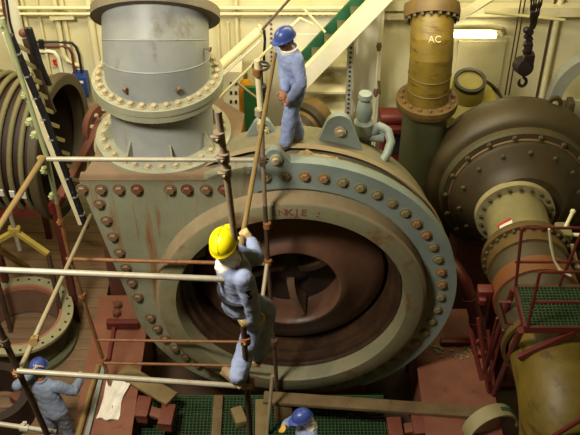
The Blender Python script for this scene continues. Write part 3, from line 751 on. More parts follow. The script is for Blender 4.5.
cr = thing('hose_cradle', V((hm.x-.9, 11.4, 0)), 'red steel cradle with yellow crossed legs under the ribbed hose', 'stand')
a_, b_ = at(55, 207, Y=11.15), at(-12, 213, Y=11.45)
obj('front_beam', MB().beam(a_, b_, .14, .16), M['red'], cr); 
a2, b2 = a_+V((.3, 1.7, -.02)), b_+V((.3, 1.7, -.02)); obj('rear_beam', MB().beam(a2, b2, .14, .16), M['red'], cr)
obj('side_beam', MB().beam(a_, a2, .12, .14), M['red'], cr)
kn = at(15, 231, Y=11.05)
obj('knuckle', MB().box(kn, (.18, .1, .16), bev=.02), M['yellowleg'], cr)
for (x, y, Yq) in ((48, 254, 10.85), (-12, 246, 10.9)):
    e = at(x, y, Y=Yq); l = (e-kn); f = kn + l; obj('leg', MB().beam(kn, f, .07, .07), M['yellowleg'], cr)
    obj('leg', MB().beam(f, V((f.x, f.y, 0)), .06, .06), M['poledark'], cr)
obj('jack_screw', MB().tube([at(10, 213, Y=11.05), kn, at(20, 250, Y=11.0)], .035), M['polewhite'], cr)
for xx, yy in ((a_.x, a_.y), (b_.x, b_.y), (a2.x, a2.y), (b2.x, b2.y)): obj('post', MB().box((xx, yy, (a_.z-.08)/2), (.1, .1, a_.z-.08)), M['redpipe'], cr)
tag(obj('yellow_bar', MB().beam(at(-8, 245, Y=10.6), at(28, 268, z=.06), .09, .06), M['yellowleg'], smooth=30), 'yellow flat bar on the deck left of the white guard pole', 'bar')
# cable ladder with black cable bundles
clad = thing('cable_ladder', at(84, 226, Y=10.2), 'slanting cable ladder carrying banded black cables beside the scaffold', 'cable ladder')
c0, c1 = at(10, 36, Y=10.35), at(86, 228, Y=10.35)
off = at(62, 150, Y=10.75) - at(51, 138, Y=10.35) + V((.06, 0, .12))
for q in range(4):
    dd = V((.034*(q % 2)-.016, .04*(q//2), 0)); obj('cable', MB().tube([c0+dd, c0.lerp(c1, .4)+dd+V((.03, 0, 0)), c1+dd], .022, 8), M['black'], clad)
for i in range(9):
    p = c0.lerp(c1, .08+i*.105); obj('cable_band', MB().lathe([(-.010, .05), (.010, .05)], p+V((.01, .02, 0)), c1-c0, 12, cap0=True, cap1=True), M['band'], clad)
obj('side_rail', MB().beam(c0+V((-.07, .08, 0)), c1+V((-.07, .08, 0)), .03, .09), M['cream'], clad)
obj('side_rail', MB().beam(c0+off+V((0, 0, .1)), c0.lerp(c1, .33)+off, .03, .09), M['poledark'], clad)
for q in range(2):
    obj('cable', MB().tube([c0+off+V((.03+.05*q, 0, .25)), c0.lerp(c1, .1)+off+V((.03+.05*q, 0, .05)), c0.lerp(c1, .2)+off+V((.03+.05*q, .05, 0))], .03, 8), M['black'], clad)
for i in range(13):
    p = c0.lerp(c1, .03+i*.075); obj('rung', MB().beam(p, p+off, .035, .045), M['cream'], clad)
obj('cable_end', MB().ell(at(23, 33, Y=10.8), .055, .05, .06), M['rustred'], clad)
# rusty props and red pieces beside the outlet
tag(obj('rusty_strut', MB().beam(at(103, 120, Y=11.6), at(62, 196, Y=11.0), .14, .1), M['rustred'], smooth=30), 'rusty diagonal strut between the ribbed hose and the pump', 'strut')
fx = at(102, 128, Y=11.75); fa = V((.86, -.48, .18)).normalized()
rv = thing('rusty_flange', V((fx.x, fx.y+.1, -1)), 'rusty round flange with pale bolts behind the grey pump outlet', 'flange')
obj('disc', MB().lathe([(-.06, .2), (-.06, .36), (.04, .36), (.04, .2)], fx, fa, 36, closed=True), M['rustred'], rv)
part_label(obj('pipe_end', MB().lathe([(-.2, .19), (.06, .19), (.08, .15), (.08, .001)], fx, fa, 24, cap0=True), M['rim'], rv), 'beige pipe end')
u_ = fa.cross(V((0, 0, 1))).normalized(); w_ = u_.cross(fa)
bolts('flange_bolt', M['boltlight'], rv, [fx+fa*.04+(u_*math.cos(a*PI/5)+w_*math.sin(a*PI/5))*.28 for a in range(10)], fa, .028, .04, False)
obj('stand', MB().box((fx.x-.15, fx.y+.25, (fx.z-1.2)/2), (.3, .3, fx.z+.8), bev=.01), M['rustred'], rv)

b = MB()
for cx_, cy_ in ((437, 350), (466, 352)):
    c_ = at(cx_, cy_, z=.43)
    for i in range(26):
        q = c_+V((random.gauss(0, .09), random.gauss(0, .09), random.uniform(.0, .012))); b.box(q, (random.uniform(.02, .05), random.uniform(.015, .04), .012), Matrix.Rotation(random.uniform(0, 3), 3, 'Z'))
o = tag(obj('paint_flakes', b, M['suction'], smooth=0), 'pale paint flakes scattered on the right girder by the pump flange', 'debris'); o['kind'] = 'stuff'

# ================================================================== BACK WALL
W = WY - .06
def wtube(name, pix, r, m, label, cat='pipe', Y=W, group=None):
    pts = [at(x, y, Y=Y) for x, y in pix]; o = obj(name, MB().tube(pts, r, 10), M[m]); return tag(o, label, cat, group)
def up(p, z=6.2): return p
def vpipe(name, x, y0, y1, r, m, label, Y=W, ztop=5.6, zbot=None):
    """a plumb pipe on the wall through pixel x at row y0"""
    a, b_ = at(x, y0, Y=Y), at(x, y1, Y=Y); X = a.x
    z0 = b_.z if zbot is None else zbot
    return tag(obj(name, MB().tube([V((X, Y, ztop)), V((X, Y, z0))], r, 12), M[m]), label, 'pipe')
vpipe('wall_pipe', 13, 12, 200, .11, 'white', 'thickest white upright pipe at the far left of the back wall', W-.1, zbot=.0)
vpipe('wall_pipe', 25, 18, 120, .028, 'cream', 'thin cream upright pipe right of the thick white pipe', zbot=1)
vpipe('wall_pipe', 41, 25, 60, .022, 'cream', 'thinnest upright pipe above the red and black conduits', zbot=2.6)
for i, (x, l) in enumerate(((57, 'left pipe of the clamped cream pair above the blue box'), (64, 'right pipe of the clamped cream pair above the blue box'))):
    p = at(x, 18, Y=W); q = at(x+6, 62+4*i, Y=W)
    tag(obj('wall_pipe', MB().tube([V((p.x, W, 5.6)), V((p.x, W, q.z+.15)), V((p.x+.04, W, q.z+.04)), V((p.x+.15, W, q.z))], .045-.01*i, 12), M['cream']), l, 'pipe')
pc = at(50, 18, Y=W-.08); tag(obj('pipe_clamp', MB().beam(pc, at(74, 17, Y=W-.08), .05, .06).box((pc.x+.05, WY-.07, pc.z), (.04, .16, .05)).box((pc.x+.3, WY-.07, pc.z), (.04, .16, .05)), M['cream'], smooth=30), 'cream clamp bar across the pair of upright pipes', 'clamp')
vpipe('wall_pipe', 91, 22, 90, .055, 'wall', 'pale upright pipe beside the left edge of the grey elbow', W, zbot=1.2)
for y, r, l in ((4, .03, 'upper long horizontal pipe along the top of the back wall'), (10, .022, 'lower long horizontal pipe along the top of the back wall')):
    tag(obj('wall_pipe', MB().tube([V((-7.8, W-.12, at(100, y, Y=W).z)), V((1.25, W-.12, at(100, y, Y=W).z))], r, 12), M['wall']), l, 'pipe')
wtube('conduit', [(1, -12), (6, 25), (11, 46)], .022, 'conduitred', 'dark red conduit on the wall left of the thick white pipe', 'conduit', W-.2)
wtube('conduit', [(5, -12), (10, 22), (15, 40), (18, 46)], .022, 'black', 'black conduit on the wall left of the thick white pipe', 'conduit', W-.2)
def bend(L): 
    return L
wtube('conduit', [(28, 42), (66, 42), (72, 43), (76, 47), (79, 55), (82, 74)], .022, 'black', 'black conduit bending down to the blue box', 'conduit', W-.03)
wtube('conduit', [(28, 46), (64, 46), (69, 48), (72, 54), (75, 76)], .022, 'conduitred', 'dark red conduit bending down to the blue box', 'conduit', W-.03)
wtube('wall_pipe', [(30, 51), (49, 51), (54, 52), (58, 57), (64, 86)], .035, 'white', 'white pipe bending down beside the small red sign')
b = MB().beam(at(41, 40, Y=W-.04), at(42, 48, Y=W-.04), .05, .08); tag(obj('conduit_clip', b, M['black'], smooth=30), 'black clip holding the two conduits', 'clip')
# blue switch box
bb = thing('switch_box', at(82, 97, Y=W-.1), 'blue electrical box with white label on the back wall', 'electrical box')
p0, p1 = at(71, 77, Y=W-.15), at(89, 97, Y=W-.15)
obj('case', MB().box(((p0.x+p1.x)/2, W-.05, (p0.z+p1.z)/2), (p1.x-p0.x, .26, p0.z-p1.z), bev=.01), M['blue'], bb)
q = at(79, 82, Y=W-.18); obj('label_plate', MB().box((q.x, W-.185, q.z), (.14, .01, .04)), M['mark'], bb)
# red sign
sg = thing('wall_sign', at(55, 68, Y=W), 'small cream and red sign on the back wall above the ribbed hose', 'sign')
p = at(55, 63, Y=W); obj('board', MB().box((p.x, W+.04, p.z), (.13, .03, .18)), M['signcream'], sg)
b = MB(); b.box((p.x, W+.02, p.z+.03), (.07, .02, .05)); b.box((p.x-.015, W+.02, p.z-.02), (.03, .02, .05)); b.box((p.x+.02, W+.02, p.z-.045), (.04, .02, .04))
obj('symbol', b, M['signred'], sg)
# cream hydraulic arm right of the elbow, handrails
ha = thing('cream_cylinder', at(214, 74, Y=12.6), 'thick cream sloping cylinder between the grey elbow and the wall', 'cylinder')
a_, b_ = at(213, 73, Y=12.5), at(258, 32, Y=13.3); d = (b_-a_).normalized()
obj('barrel', MB().cyl(a_, b_, .075), M['cream'], ha); obj('end_eye', MB().torus(b_+d*.08, (1, .3, .5), .06, .028, 20, 8), M['cream'], ha)
obj('gland', MB().cyl(a_-d*.1, a_+d*.02, .1), M['bolt'], ha); obj('tie_rod', MB().tube([a_+V((.03, -.06, -.12)), b_+V((.03, -.06, -.12))], .02), M['white'], ha)
wt = [(206, 26), (262, 26)]
for x, y0, y1, r, l in ((236, 5, 115, .03, 'cream upright pipe behind the sloping cream cylinder'), (218, 30, 70, .018, 'thin cream upright pipe just right of the grey elbow'), (228, 30, 65, .018, 'second thin cream upright pipe right of the grey elbow')):
    vpipe('wall_pipe', x, y0, y1, r, 'cream', l, W, zbot=at(x, y1, Y=W).z, ztop=5.6 if r > .02 else at(x, y0-8, Y=W).z)
# white cabinet with slots, gas cylinder and handwheel valve behind the standing worker
cb = thing('vent_cabinet', V((at(231, 100, Y=13.2).x, 13.4, 0)), 'white cabinet with vent slots right of the grey outlet', 'cabinet')
p0, p1 = at(222, 72, Y=13.15), at(243, 112, Y=13.15)
obj('case', MB().box(((p0.x+p1.x)/2, 13.4, (p0.z-1.0)/2), (p1.x-p0.x, .5, p0.z+1.0), bev=.01), M['white'], cb)
for i in range(6):
    q = at(231+(i % 2)*5, 84+(i//2)*9, Y=13.14); obj('vent_slot', MB().box((q.x, 13.145, q.z), (.035, .01, .06)), M['ink'], cb)
gc = thing('gas_cylinder', V((at(246, 90, Y=12.7).x, 12.7, 0)), 'yellow gas cylinder standing left of the man on the pump', 'gas cylinder')
zc = at(246, 78, Y=12.7).z; obj('bottle', MB().lathe([(0, .1), (.02, .115), (zc-.2, .115), (zc-.08, .09), (zc, .04)], (gc.location.x, 12.7, 0), (0, 0, 1), 24, cap0=True, cap1=True), M['gasyellow'], gc)
obj('valve_top', MB().lathe([(zc, .035), (zc+.1, .03)], (gc.location.x, 12.7, 0), (0, 0, 1), 12, cap1=True), M['bolt'], gc)
gx = at(254, 105, Y=12.5); tag(obj('green_panel', MB().box((gx.x, 12.55, (gx.z+.3)/2), (.3, .06, gx.z+.3), bev=.01), M['green'], smooth=30), 'green panel beside the yellow gas cylinder', 'panel')
hv = thing('handwheel_valve', V((at(261, 70, Y=11.8).x, 11.8, 4.0)), 'dark handwheel valve on a cream pipe left of the standing man', 'valve')
q = at(261, 66, Y=11.8); X = q.x
obj('handwheel', MB().torus(q, (0, 0, 1), .11, .018, 28, 8), M['black'], hv)
b = MB(); b.box(q, (.2, .02, .02)); b.box(q, (.02, .2, .02)); obj('spokes', b, M['black'], hv)
obj('spindle', MB().lathe([(-.02, .02), (-.3, .03), (-.32, .07), (-.42, .07), (-.44, .05), (-.6, .05)], q, (0, 0, 1), 16, cap0=True, cap1=True), M['black'], hv)
obj('pipe', MB().lathe([(-.6, .055), (-q.z+2.6, .055)], q, (0, 0, 1), 16, cap0=True, cap1=True), M['cream'], hv)
wtube('hanging_hose', [(264, 30), (265, 40), (264, 55), (264, 63)], .02, 'black', 'black hose hanging above the dark handwheel', 'hose', 12.6)
# bolted access plate on the wall, drilled frame
ap = thing('access_plate', at(300, 80, Y=W), 'large wall plate edged with bolts behind the stair', 'panel')
p0, p1 = at(269, 14, Y=W), at(346, 80, Y=W)
obj('sheet', MB().box(((p0.x+p1.x)/2, WY-.02, (p0.z+1.6)/2), (p1.x-p0.x+.1, .03, p0.z-1.6+.1)), M['white'], ap)
hp = [(p0.x+.03, W+.02, p0.z-.02-.085*i) for i in range(12)] + [(p0.x+.1+.1*i, W+.02, p0.z-.02) for i in range(9)]
o = obj('plate_bolt', MB().lathe([(-.01, .02), (.012, .02)], hp[0], ax, 8, cap0=True, cap1=True), M['bolt'], ap, origin=hp[0]); copies(o, hp[1:])
# --- stair
stair = thing('steel_stair', at(300, 84, Y=13), 'steel stair with white front stringer and green far stringer', 'stairs')
YS0, YS1 = 12.75, 13.3
s0 = at(298, 86, Y=YS0); s1 = at(392, -12, Y=YS0); sd = (s1-s0).normalized(); s1 = s1+sd*1.2
part_label(obj('stringer', MB().beam(s0, s1, .05, .25, V((0, 1, 0)).cross(sd)), M['white'], stair), 'white front stringer')
b = MB(); nrm_ = V((0, 1, 0)).cross(sd); 
for sgn in (-1, 1): b.beam(s0+nrm_*sgn*.125+V((0, .03, 0)), s1+nrm_*sgn*.125+V((0, .03, 0)), .09, .012, nrm_)
obj('stringer_flange', b, M['cream'], stair)
u0, u1 = V((s0.x, YS1, s0.z)), V((s1.x, YS1, s1.z))
part_label(obj('stringer', MB().beam(u0, u1, .05, .23, nrm_), M['stairgreen'], stair), 'green far stringer')
n = int((s1-s0).length/.29)
for i in range(n):
    p = s0.lerp(s1, (i+.4)/n); obj('tread', MB().box((p.x+.02, (YS0+YS1)/2, p.z+.02), (.15, YS1-YS0-.06, .03)), M['tread'], stair)
for (x0, y0, x1, y1, Yq, r, m, l) in ((219, 98, 300, 18, 12.2, .022, 'cream', 'cream handrail'), (262, 30, 296, -8, 13.2, .02, 'poledark', 'dark handrail')):
    part_label(obj('handrail', MB().tube([at(x0, y0, Y=Yq), at(x1, y1, Y=Yq+.2)], r, 8), M[m], stair), l)
obj('rail_brace', MB().tube([at(236, 82, Y=12.3), at(257, 98, Y=12.3)], .018, 8), M['polecream'], stair)
for (x, y, x1, y1) in ((300, 18, 312, 24), (303, 8, 325, 32)):
    obj('rail_brace', MB().tube([at(x, y, Y=13.0), at(x1, y1, Y=13.0)], .02, 8), M['cream'], stair)
# white rack with drilled upright
rk = thing('white_rack', V((at(328, 90, Y=13.3).x, 13.4, 0)), 'white stepped rack with a drilled upright under the stair', 'rack')
xL, xR = at(296, 90, Y=13.3).x, at(347, 90, Y=13.3).x
obj('back_panel', MB().box(((xL+xR)/2, 13.7, 1.4), (xR-xL, .03, 4.8)), M['white'], rk)
for y in (66, 91, 116):
    zz = at(325, y, Y=13.2).z; obj('shelf', MB().box(((xL+xR)/2, 13.42, zz), (xR-xL, .55, .05), bev=.006), M['cream'], rk)
obj('upright', MB().box((xR+.02, 13.15, 2.0), (.1, .05, 4.0)), M['frame'], rk)
hl = [(xR+.02, 13.122, 3.9-.085*i) for i in range(26)]
o = obj('upright_hole', MB().lathe([(-.003, .02), (.004, .02)], hl[0], ax, 8, cap0=True, cap1=True), M['ink'], rk, origin=hl[0]); copies(o, hl[1:])
for x, yy, w_, Yp in ((366, 60, .52, 13.5), ):
    q = at(x, yy, Y=Yp); struct('pillar_column', MB().box((q.x, 13.84, 2.6), (w_, .3, 7.2)), M['white'])
vpipe('wall_pipe', 354, 50, 125, .035, 'cream', 'cream upright pipe at the left edge of the white column', 13.5, zbot=1.5)
ip = thing('instrument_pipe', V((at(378, 60, Y=13.5).x, 13.5, 1.5)), 'thin cream upright pipe with brown fittings on the white column', 'pipe')
X = at(378, 60, Y=13.5).x; obj('tube', MB().tube([V((X, 13.5, 5.5)), V((X, 13.5, -1))], .02, 10), M['cream'], ip)
for y in (46, 92): q = at(378, y, Y=13.5); obj('fitting', MB().lathe([(-.07, .03), (0, .045), (.07, .03)], (X, 13.49, q.z), (0, 0, 1), 12, cap0=True, cap1=True), M['bolt'], ip)
obj('valve_lever', MB().tube([V((X+.03, 13.47, at(0, 80, Y=13.5).z)), V((X+.06, 13.45, at(0, 92, Y=13.5).z))], .02, 8), M['greenpipe'], ip)
# deck beams over the back wall, right half
b = MB()
for y, h in ((13, .16), (24, .08)):
    q = at(395, y, Y=13.6); b.box((at(360, y, Y=13.6).x+.55, 13.88, q.z), (1.2, .16, h))
struct('trim_3', b, M['cream'])
q = at(520, 19, Y=13.6); struct('trim_4', MB().box((3.6, 13.88, q.z), (3.0, .16, .16)), M['wall'])
for y, l in ((12, 'thin horizontal pipe above the fluorescent lamp near the hoist chains'),): 
    tag(obj('wall_pipe', MB().tube([at(485, y, Y=13.5), at(565, 20, Y=13.5)], .025), M['lampbody']), l, 'pipe')
tag(obj('diagonal_bracket', MB().beam(at(455, 20, Y=13.3), at(492, -4, Y=12.8), .16, .12), M['cream'], smooth=30), 'cream diagonal bracket above the fluorescent lamp', 'bracket')
# fluorescent lamp
lamp = thing('fluorescent_lamp', at(475, 40, Y=13.7), 'lit fluorescent lamp on the yellow wall beside the yellow elbow', 'lamp')
a_, b_ = at(449, 35, Y=13.65), at(496, 35.5, Y=13.65)
obj('tube', MB().cyl(a_, b_, .04), M['tube'], lamp); obj('housing', MB().beam(a_+V((0, .1, .06)), b_+V((0, .1, .06)), .1, .06), M['lampbody'], lamp)
for e, n_ in ((a_, -1), (b_, 1)): obj('end_cap', MB().cyl(e, e+V((.05*n_, 0, 0)), .045), M['lampbody'], lamp)
tag(obj('lamp_conduit', MB().tube([at(440, 27, Y=13.6), at(490, 27, Y=13.6), at(500, 28, Y=13.6), at(504, 30, Y=13.8), at(504, 33, Y=13.99)], .04), M['cream']), 'cream pipe running just above the fluorescent lamp', 'pipe')
p0, p1 = at(456, 42, Y=W), at(496, 88, Y=W)
tag(obj('wall_panel', MB().box(((p0.x+p1.x)/2+.05, WY-.03, (p0.z+p1.z)/2), (p1.x-p0.x, .04, p0.z-p1.z)), M['cream'], smooth=30), 'flat cream panel on the wall under the fluorescent lamp', 'panel')
for i, x in enumerate((516, 520)):
    vpipe('hanging_wire', x, 30, 95, .012, 'poledark', ('left', 'right')[i]+' of two thin dark upright wires left of the chain hoist', 13.7, zbot=at(x-8, 95, Y=13.7).z)
vpipe('wall_pipe', 552, 45, 100, .05, 'wall', 'yellow painted upright pipe right of the chain hoist', W, zbot=1.8)
vpipe('wall_pipe', 546, 48, 100, .02, 'poledark', 'thin upright pipe just right of the chain hoist', W, zbot=1.8)
# chain hoist
YH = 12.6
ch = thing('chain_hoist', at(524, 88, Y=YH), 'black chain hoist hanging from a bundle of chains', 'hoist')
hk = at(527, 60, Y=YH)
for i, (x, m_) in enumerate(((524, 0), (529, 1), (534, 2), (541, 3), (547, 4))):
    tp_ = V((at(x, 0, Y=YH).x, YH+.05*(i-2), 6.5)); tp_.x += (tp_.x-hk.x)*.6
    q = at(530+i*1.2, 30, Y=YH); n_ = 26; b = MB()
    pts = [tp_.lerp(V((q.x, YH+.02*(i-2), q.z)), t/n_) for t in range(n_+1)]
    rr = [.022 if t % 2 else .011 for t in range(n_+1)]
    obj('chain', MB().tube(pts, rr, 8), M['chain'], ch)
b = MB()
for i in range(22):
    q = at(530+random.uniform(-4, 4)-i*.15, 30+i*1.1, Y=YH); b.ell(q, random.uniform(.03, .06), sub=2)
obj('chain_bunch', remeshed(b, .015, 1), M['chain'], ch, smooth=180)
q = at(523, 66, Y=YH); b = MB().lathe([(-.1, .07), (-.09, .13), (.09, .13), (.1, .07)], q, (.3, -1, .2), 28, cap0=True, cap1=True); b.box(q+V((.06, 0, .12)), (.16, .14, .2), bev=.02)
obj('hoist_body', b, M['chain'], ch)
hkp = at(524, 74, Y=YH); pts = [hkp]
for i in range(10):
    a = math.radians(80-300*i/9); pts.append(hkp+V((.055*math.cos(a), 0, -.14+.075*math.sin(a))))
obj('hook', MB().tube(pts, [.02]+[.026]*8+[.02, .012]), M['chain'], ch)
# yellow motor behind the olive pump
mo = thing('deck_motor', V((at(470, 90, Y=13.2).x, 13.2, 0)), 'yellow machine with dark bands behind the olive pump', 'motor')
q = at(466, 88, Y=13.1)
obj('body', MB().lathe([(-1.5, .5), (-.42, .5), (-.28, .48), (-.2, .26), (.08, .25), (.12, .22), (.12, .001)], (q.x+.05, 13.15, q.z), (0, -.25, 1), 40), M['motor'], mo)
obj('plinth', MB().box((q.x+.05, 13.5, (q.z-1.2)/2-.35), (.8, .7, q.z-.5), bev=.02), M['olive'], mo)
part_label(obj('top_band', MB().lathe([(.09, .255), (.15, .255), (.15, .2), (.09, .2)], (q.x+.05, 13.15, q.z), (0, -.25, 1), 40, closed=True), M['darkband'], mo), 'dark ring on top')
part_label(obj('lower_band', MB().lathe([(-.46, .52), (-.34, .52), (-.27, .47), (-.3, .45)], (q.x+.14, 13.15, q.z), (0, -.25, 1), 40), M['darkband'], mo), 'dark lower band')
# olive drum behind the standing man
dm = thing('olive_drum', V((at(312, 110, Y=12.6).x, 12.6, 0)), 'olive drum end with dark bands behind the legs of the standing man', 'drum')
q = at(306, 119, Y=12.5); dax = (.55, .8, .12)
obj('drum_end', MB().lathe([(-.35, .24), (-.3, .27), (-.1, .27), (0, .30), (.3, .3), (.3, .001)], q+V((0, 0, -.1)), dax, 40, cap0=True), M['yellowflange'], dm)
obj('dark_band', MB().lathe([(-.22, .28), (-.10, .28)], q+V((0, 0, -.1)), dax, 40), M['darkband'], dm); obj('dark_band', MB().lathe([(-.04, .36), (.08, .36), (.08, .29), (-.04, .29)], q+V((0, 0, -.1)), dax, 40, closed=True), M['darkband'], dm)
obj('stand', MB().box((q.x+.1, q.y+.15, (q.z-.3)/2), (.3, .3, q.z-.3)), M['olive'], dm)
# red machinery behind the vent pipe
rm = thing('red_machine', V((at(396, 140, Y=12.6).x, 12.6, 0)), 'red machine frame between the vent pipe and the green outlet pipe', 'machine')
z1 = at(396, 122, Y=12.5).z; X = at(396, 140, Y=12.5).x
obj('housing', MB().box((X, 12.75, (z1-.3)/2), (.42, .5, z1-.3), bev=.02), M['red'], rm); obj('top_rim', MB().box((X, 12.7, z1-.12), (.5, .6, .1), bev=.02), M['red'], rm)
obj('dark_port', MB().box((X+.02, 12.49, z1-.42), (.2, .03, .3)), M['ink'], rm); obj('hood', MB().lathe([(-.2, .1), (.2, .1)], (X-.05, 12.6, z1), (1, 0, 0), 16, cap0=True, cap1=True), M['red'], rm)
# grey web frame with arched opening, right edge
wf = []
cxp = at(584, 100, Y=12.9)
for i in range(17):
    a = PI*i/16; wf.append((cxp.x+.55*math.cos(a)*1.0, cxp.z+.2+.75*math.sin(a)))
b = MB(); bm = b.bm; o_ = []; 
outer = [(cxp.x+.55*math.cos(PI*i/16), cxp.z-.1+.85*math.sin(PI*i/16)) for i in range(17)]; inner = [(cxp.x+.36*math.cos(PI*i/16), cxp.z-.1+.62*math.sin(PI*i/16)) for i in range(17)]
outer = [(outer[0][0], 1.0)]+outer+[(outer[-1][0], 1.0)]; inner = [(inner[0][0], 1.0)]+inner+[(inner[-1][0], 1.0)]
R = []
for L_, Yq in ((outer, 12.9), (inner, 12.9), (inner, 13.1), (outer, 13.1)): R.append([bm.verts.new((x, Yq, z)) for x, z in L_])
for q in range(4):
    for i in range(18): bm.faces.new((R[q][i], R[q][i+1], R[(q+1) % 4][i+1], R[(q+1) % 4][i]))
bm.faces.new([r[0] for r in R]); bm.faces.new([r[-1] for r in R][::-1])
af = thing('arched_frame', V((cxp.x, 13.0, 1.0)), 'pale grey arched steel frame at the right edge of the hall', 'frame')
obj('arch', b, M['frame'], af)
obj('infill_sheet', MB().box((cxp.x, 13.04, 2.0), (.68, .02, 2.0)), M['white'], af)
obj('foot', MB().box((cxp.x, 13.0, .5), (1.3, .4, 1.0), bev=.01), M['olive'], af)
tag(obj('rusty_fitting', MB().box(at(570, 106, Y=12.8), (.1, .2, .22), bev=.02), M['olivedark'], smooth=30), 'rusty fitting on the foot of the arched grey frame', 'fitting')

# ================================================================== RED CATWALK ON THE RIGHT
cw = thing('red_catwalk', V((3.4, 8.4, 0)), 'red railed catwalk with green grating crossing the yellow pipe', 'catwalk')
zc = 3.15; yb, yf = at(520, 286, z=zc).y, at(535, 327, z=zc).y
xl, xr = at(517, 291, z=zc).x, 5.2
b = MB(); x = xl
while x < xr: b.box((x, (yb+yf)/2, zc), (.010, yb-yf, .03)); x += .047
y = yf
while y <= yb: b.box(((xl+xr)/2, y, zc), (xr-xl, .010, .03)); y += .047
part_label(obj('grating', b, M['grating'], cw, smooth=0), 'green grating')
obj('edge_beam', MB().box(((xl+xr)/2, yb, zc-.03), (xr-xl, .04, .08)), M['red'], cw); obj('edge_beam', MB().box(((xl+xr)/2, yf, zc-.04), (xr-xl, .04, .10)), M['red'], cw)
obj('end_beam', MB().box((xl, (yb+yf)/2, zc-.04), (.04, yb-yf, .10)), M['red'], cw)
def rail(zs, yq, x0): 
    for z in zs: obj('rail', MB().tube([V((x0, yq, z)), V((xr, yq, z))], .018, 8), M['red'], cw)
zr = at(540, 228, Y=yb).z; zm = at(540, 262, Y=yb).z; rail([zr, zm], yb, at(522, 228, Y=yb).x)
obj('post', MB().tube([V((at(522, 228, Y=yb).x, yb, zr)), V((xl, yb, zc-.02))], .02, 8), M['red'], cw)
px_ = at(572, 240, Y=yb).x; obj('post', MB().tube([V((px_+.1, yb, zr)), V((px_-.02, yb, zc))], .02, 8), M['red'], cw)
zr2, zm2 = at(550, 272, Y=yf).z, at(550, 302, Y=yf).z; rail([zr2], yf, at(540, 272, Y=yf).x); rail([zm2], yf, at(531, 302, Y=yf).x)
obj('post', MB().tube([V((at(540, 272, Y=yf).x, yf, zr2)), V((xl+.02, yf, zc))], .02, 8), M['red'], cw)
for (pa, pb, w_) in (((xl-.05, yf, zc-.05), at(494, 394, z=.45), .045), ((xl-.02, yb, zc-.05), at(484, 372, z=.45), .04)):
    obj('leg', MB().tube([V(pa), pb], w_, 10), M['red'], cw)
obj('knee_brace', MB().beam(V((xl, yf, zc-.55)), V((xl+.6, yf, zc-.08)), .06, .08), M['red'], cw)
lp = [at(500, 303, Y=8.5), at(512, 300, Y=8.5), at(517, 322, Y=8.4), at(507, 326, Y=8.4)]
obj('ladder_frame', MB().tube([at(513, 324, Y=8.35), at(506, 323, Y=8.35), at(500, 302, Y=8.35), at(511, 302, Y=8.35)], .018, 8), M['red'], cw)
for (x0, y0, x1, y1) in ((497, 318, 484, 372), (503, 330, 490, 380)):
    obj('ladder_rail', MB().tube([at(x0, y0, Y=8.6), at(x1, y1, Y=9.0)], .018, 8), M['red'], cw)
tag(obj('hanging_chain', MB().tube([at(549, 229, Y=yb-.04), at(551, 245, Y=yb-.04), at(554, 260, Y=yb-.05), at(560, 270, Y=yb-.1), at(571, 276, Y=yb-.15)], [.014, .02, .014, .02, .014], 8), M['cream']), 'pale chain hanging from the red catwalk rail', 'chain')
tag(obj('red_bar', MB().tube([at(548, 440, Y=7.05), at(586, 416, Y=7.0)], .03, 8), M['red']), 'red bar in front of the yellow pipe bend', 'bar')
# red pipe between the pumps
pr = [at(446, 258, Y=10.9), at(456, 268, Y=10.7), at(465, 282, Y=10.5), at(471, 300, Y=10.4), at(477, 322, Y=10.3), at(487, 352, Y=10.2)]; pr.append(V((pr[-1].x+.02, 10.2, .0)))
rp = thing('red_pipe', V((pr[-1].x, 10.2, -.9)), 'dark red bent pipe running down between the two pumps', 'pipe')
obj('tube', MB().tube(pr, .1, 16), M['redpipe'], rp); 
for i in (3, 4): obj('joint', MB().lathe([(-.05, .125), (.05, .125)], pr[i], (pr[i+1]-pr[i]), 20, cap0=True, cap1=True), M['redpipe'], rp)
rr_ = thing('red_manifold', at(484, 350, z=.42), 'tangle of thin red rods and pipes beside the catwalk leg', 'pipework')
for (x0, y0, x1, y1, r_) in ((478, 318, 488, 388, .03), (488, 330, 494, 385, .025), (470, 330, 482, 380, .035), (496, 340, 488, 392, .03)):
    obj('rod', MB().tube([at(x0, y0, Y=9.7), at(x1, y1, Y=9.3)], r_, 8), M['red'], rr_)
obj('coil', MB().torus(at(482, 348, Y=9.6), (.2, -1, .5), .13, .03, 28, 8), M['red'], rr_); 

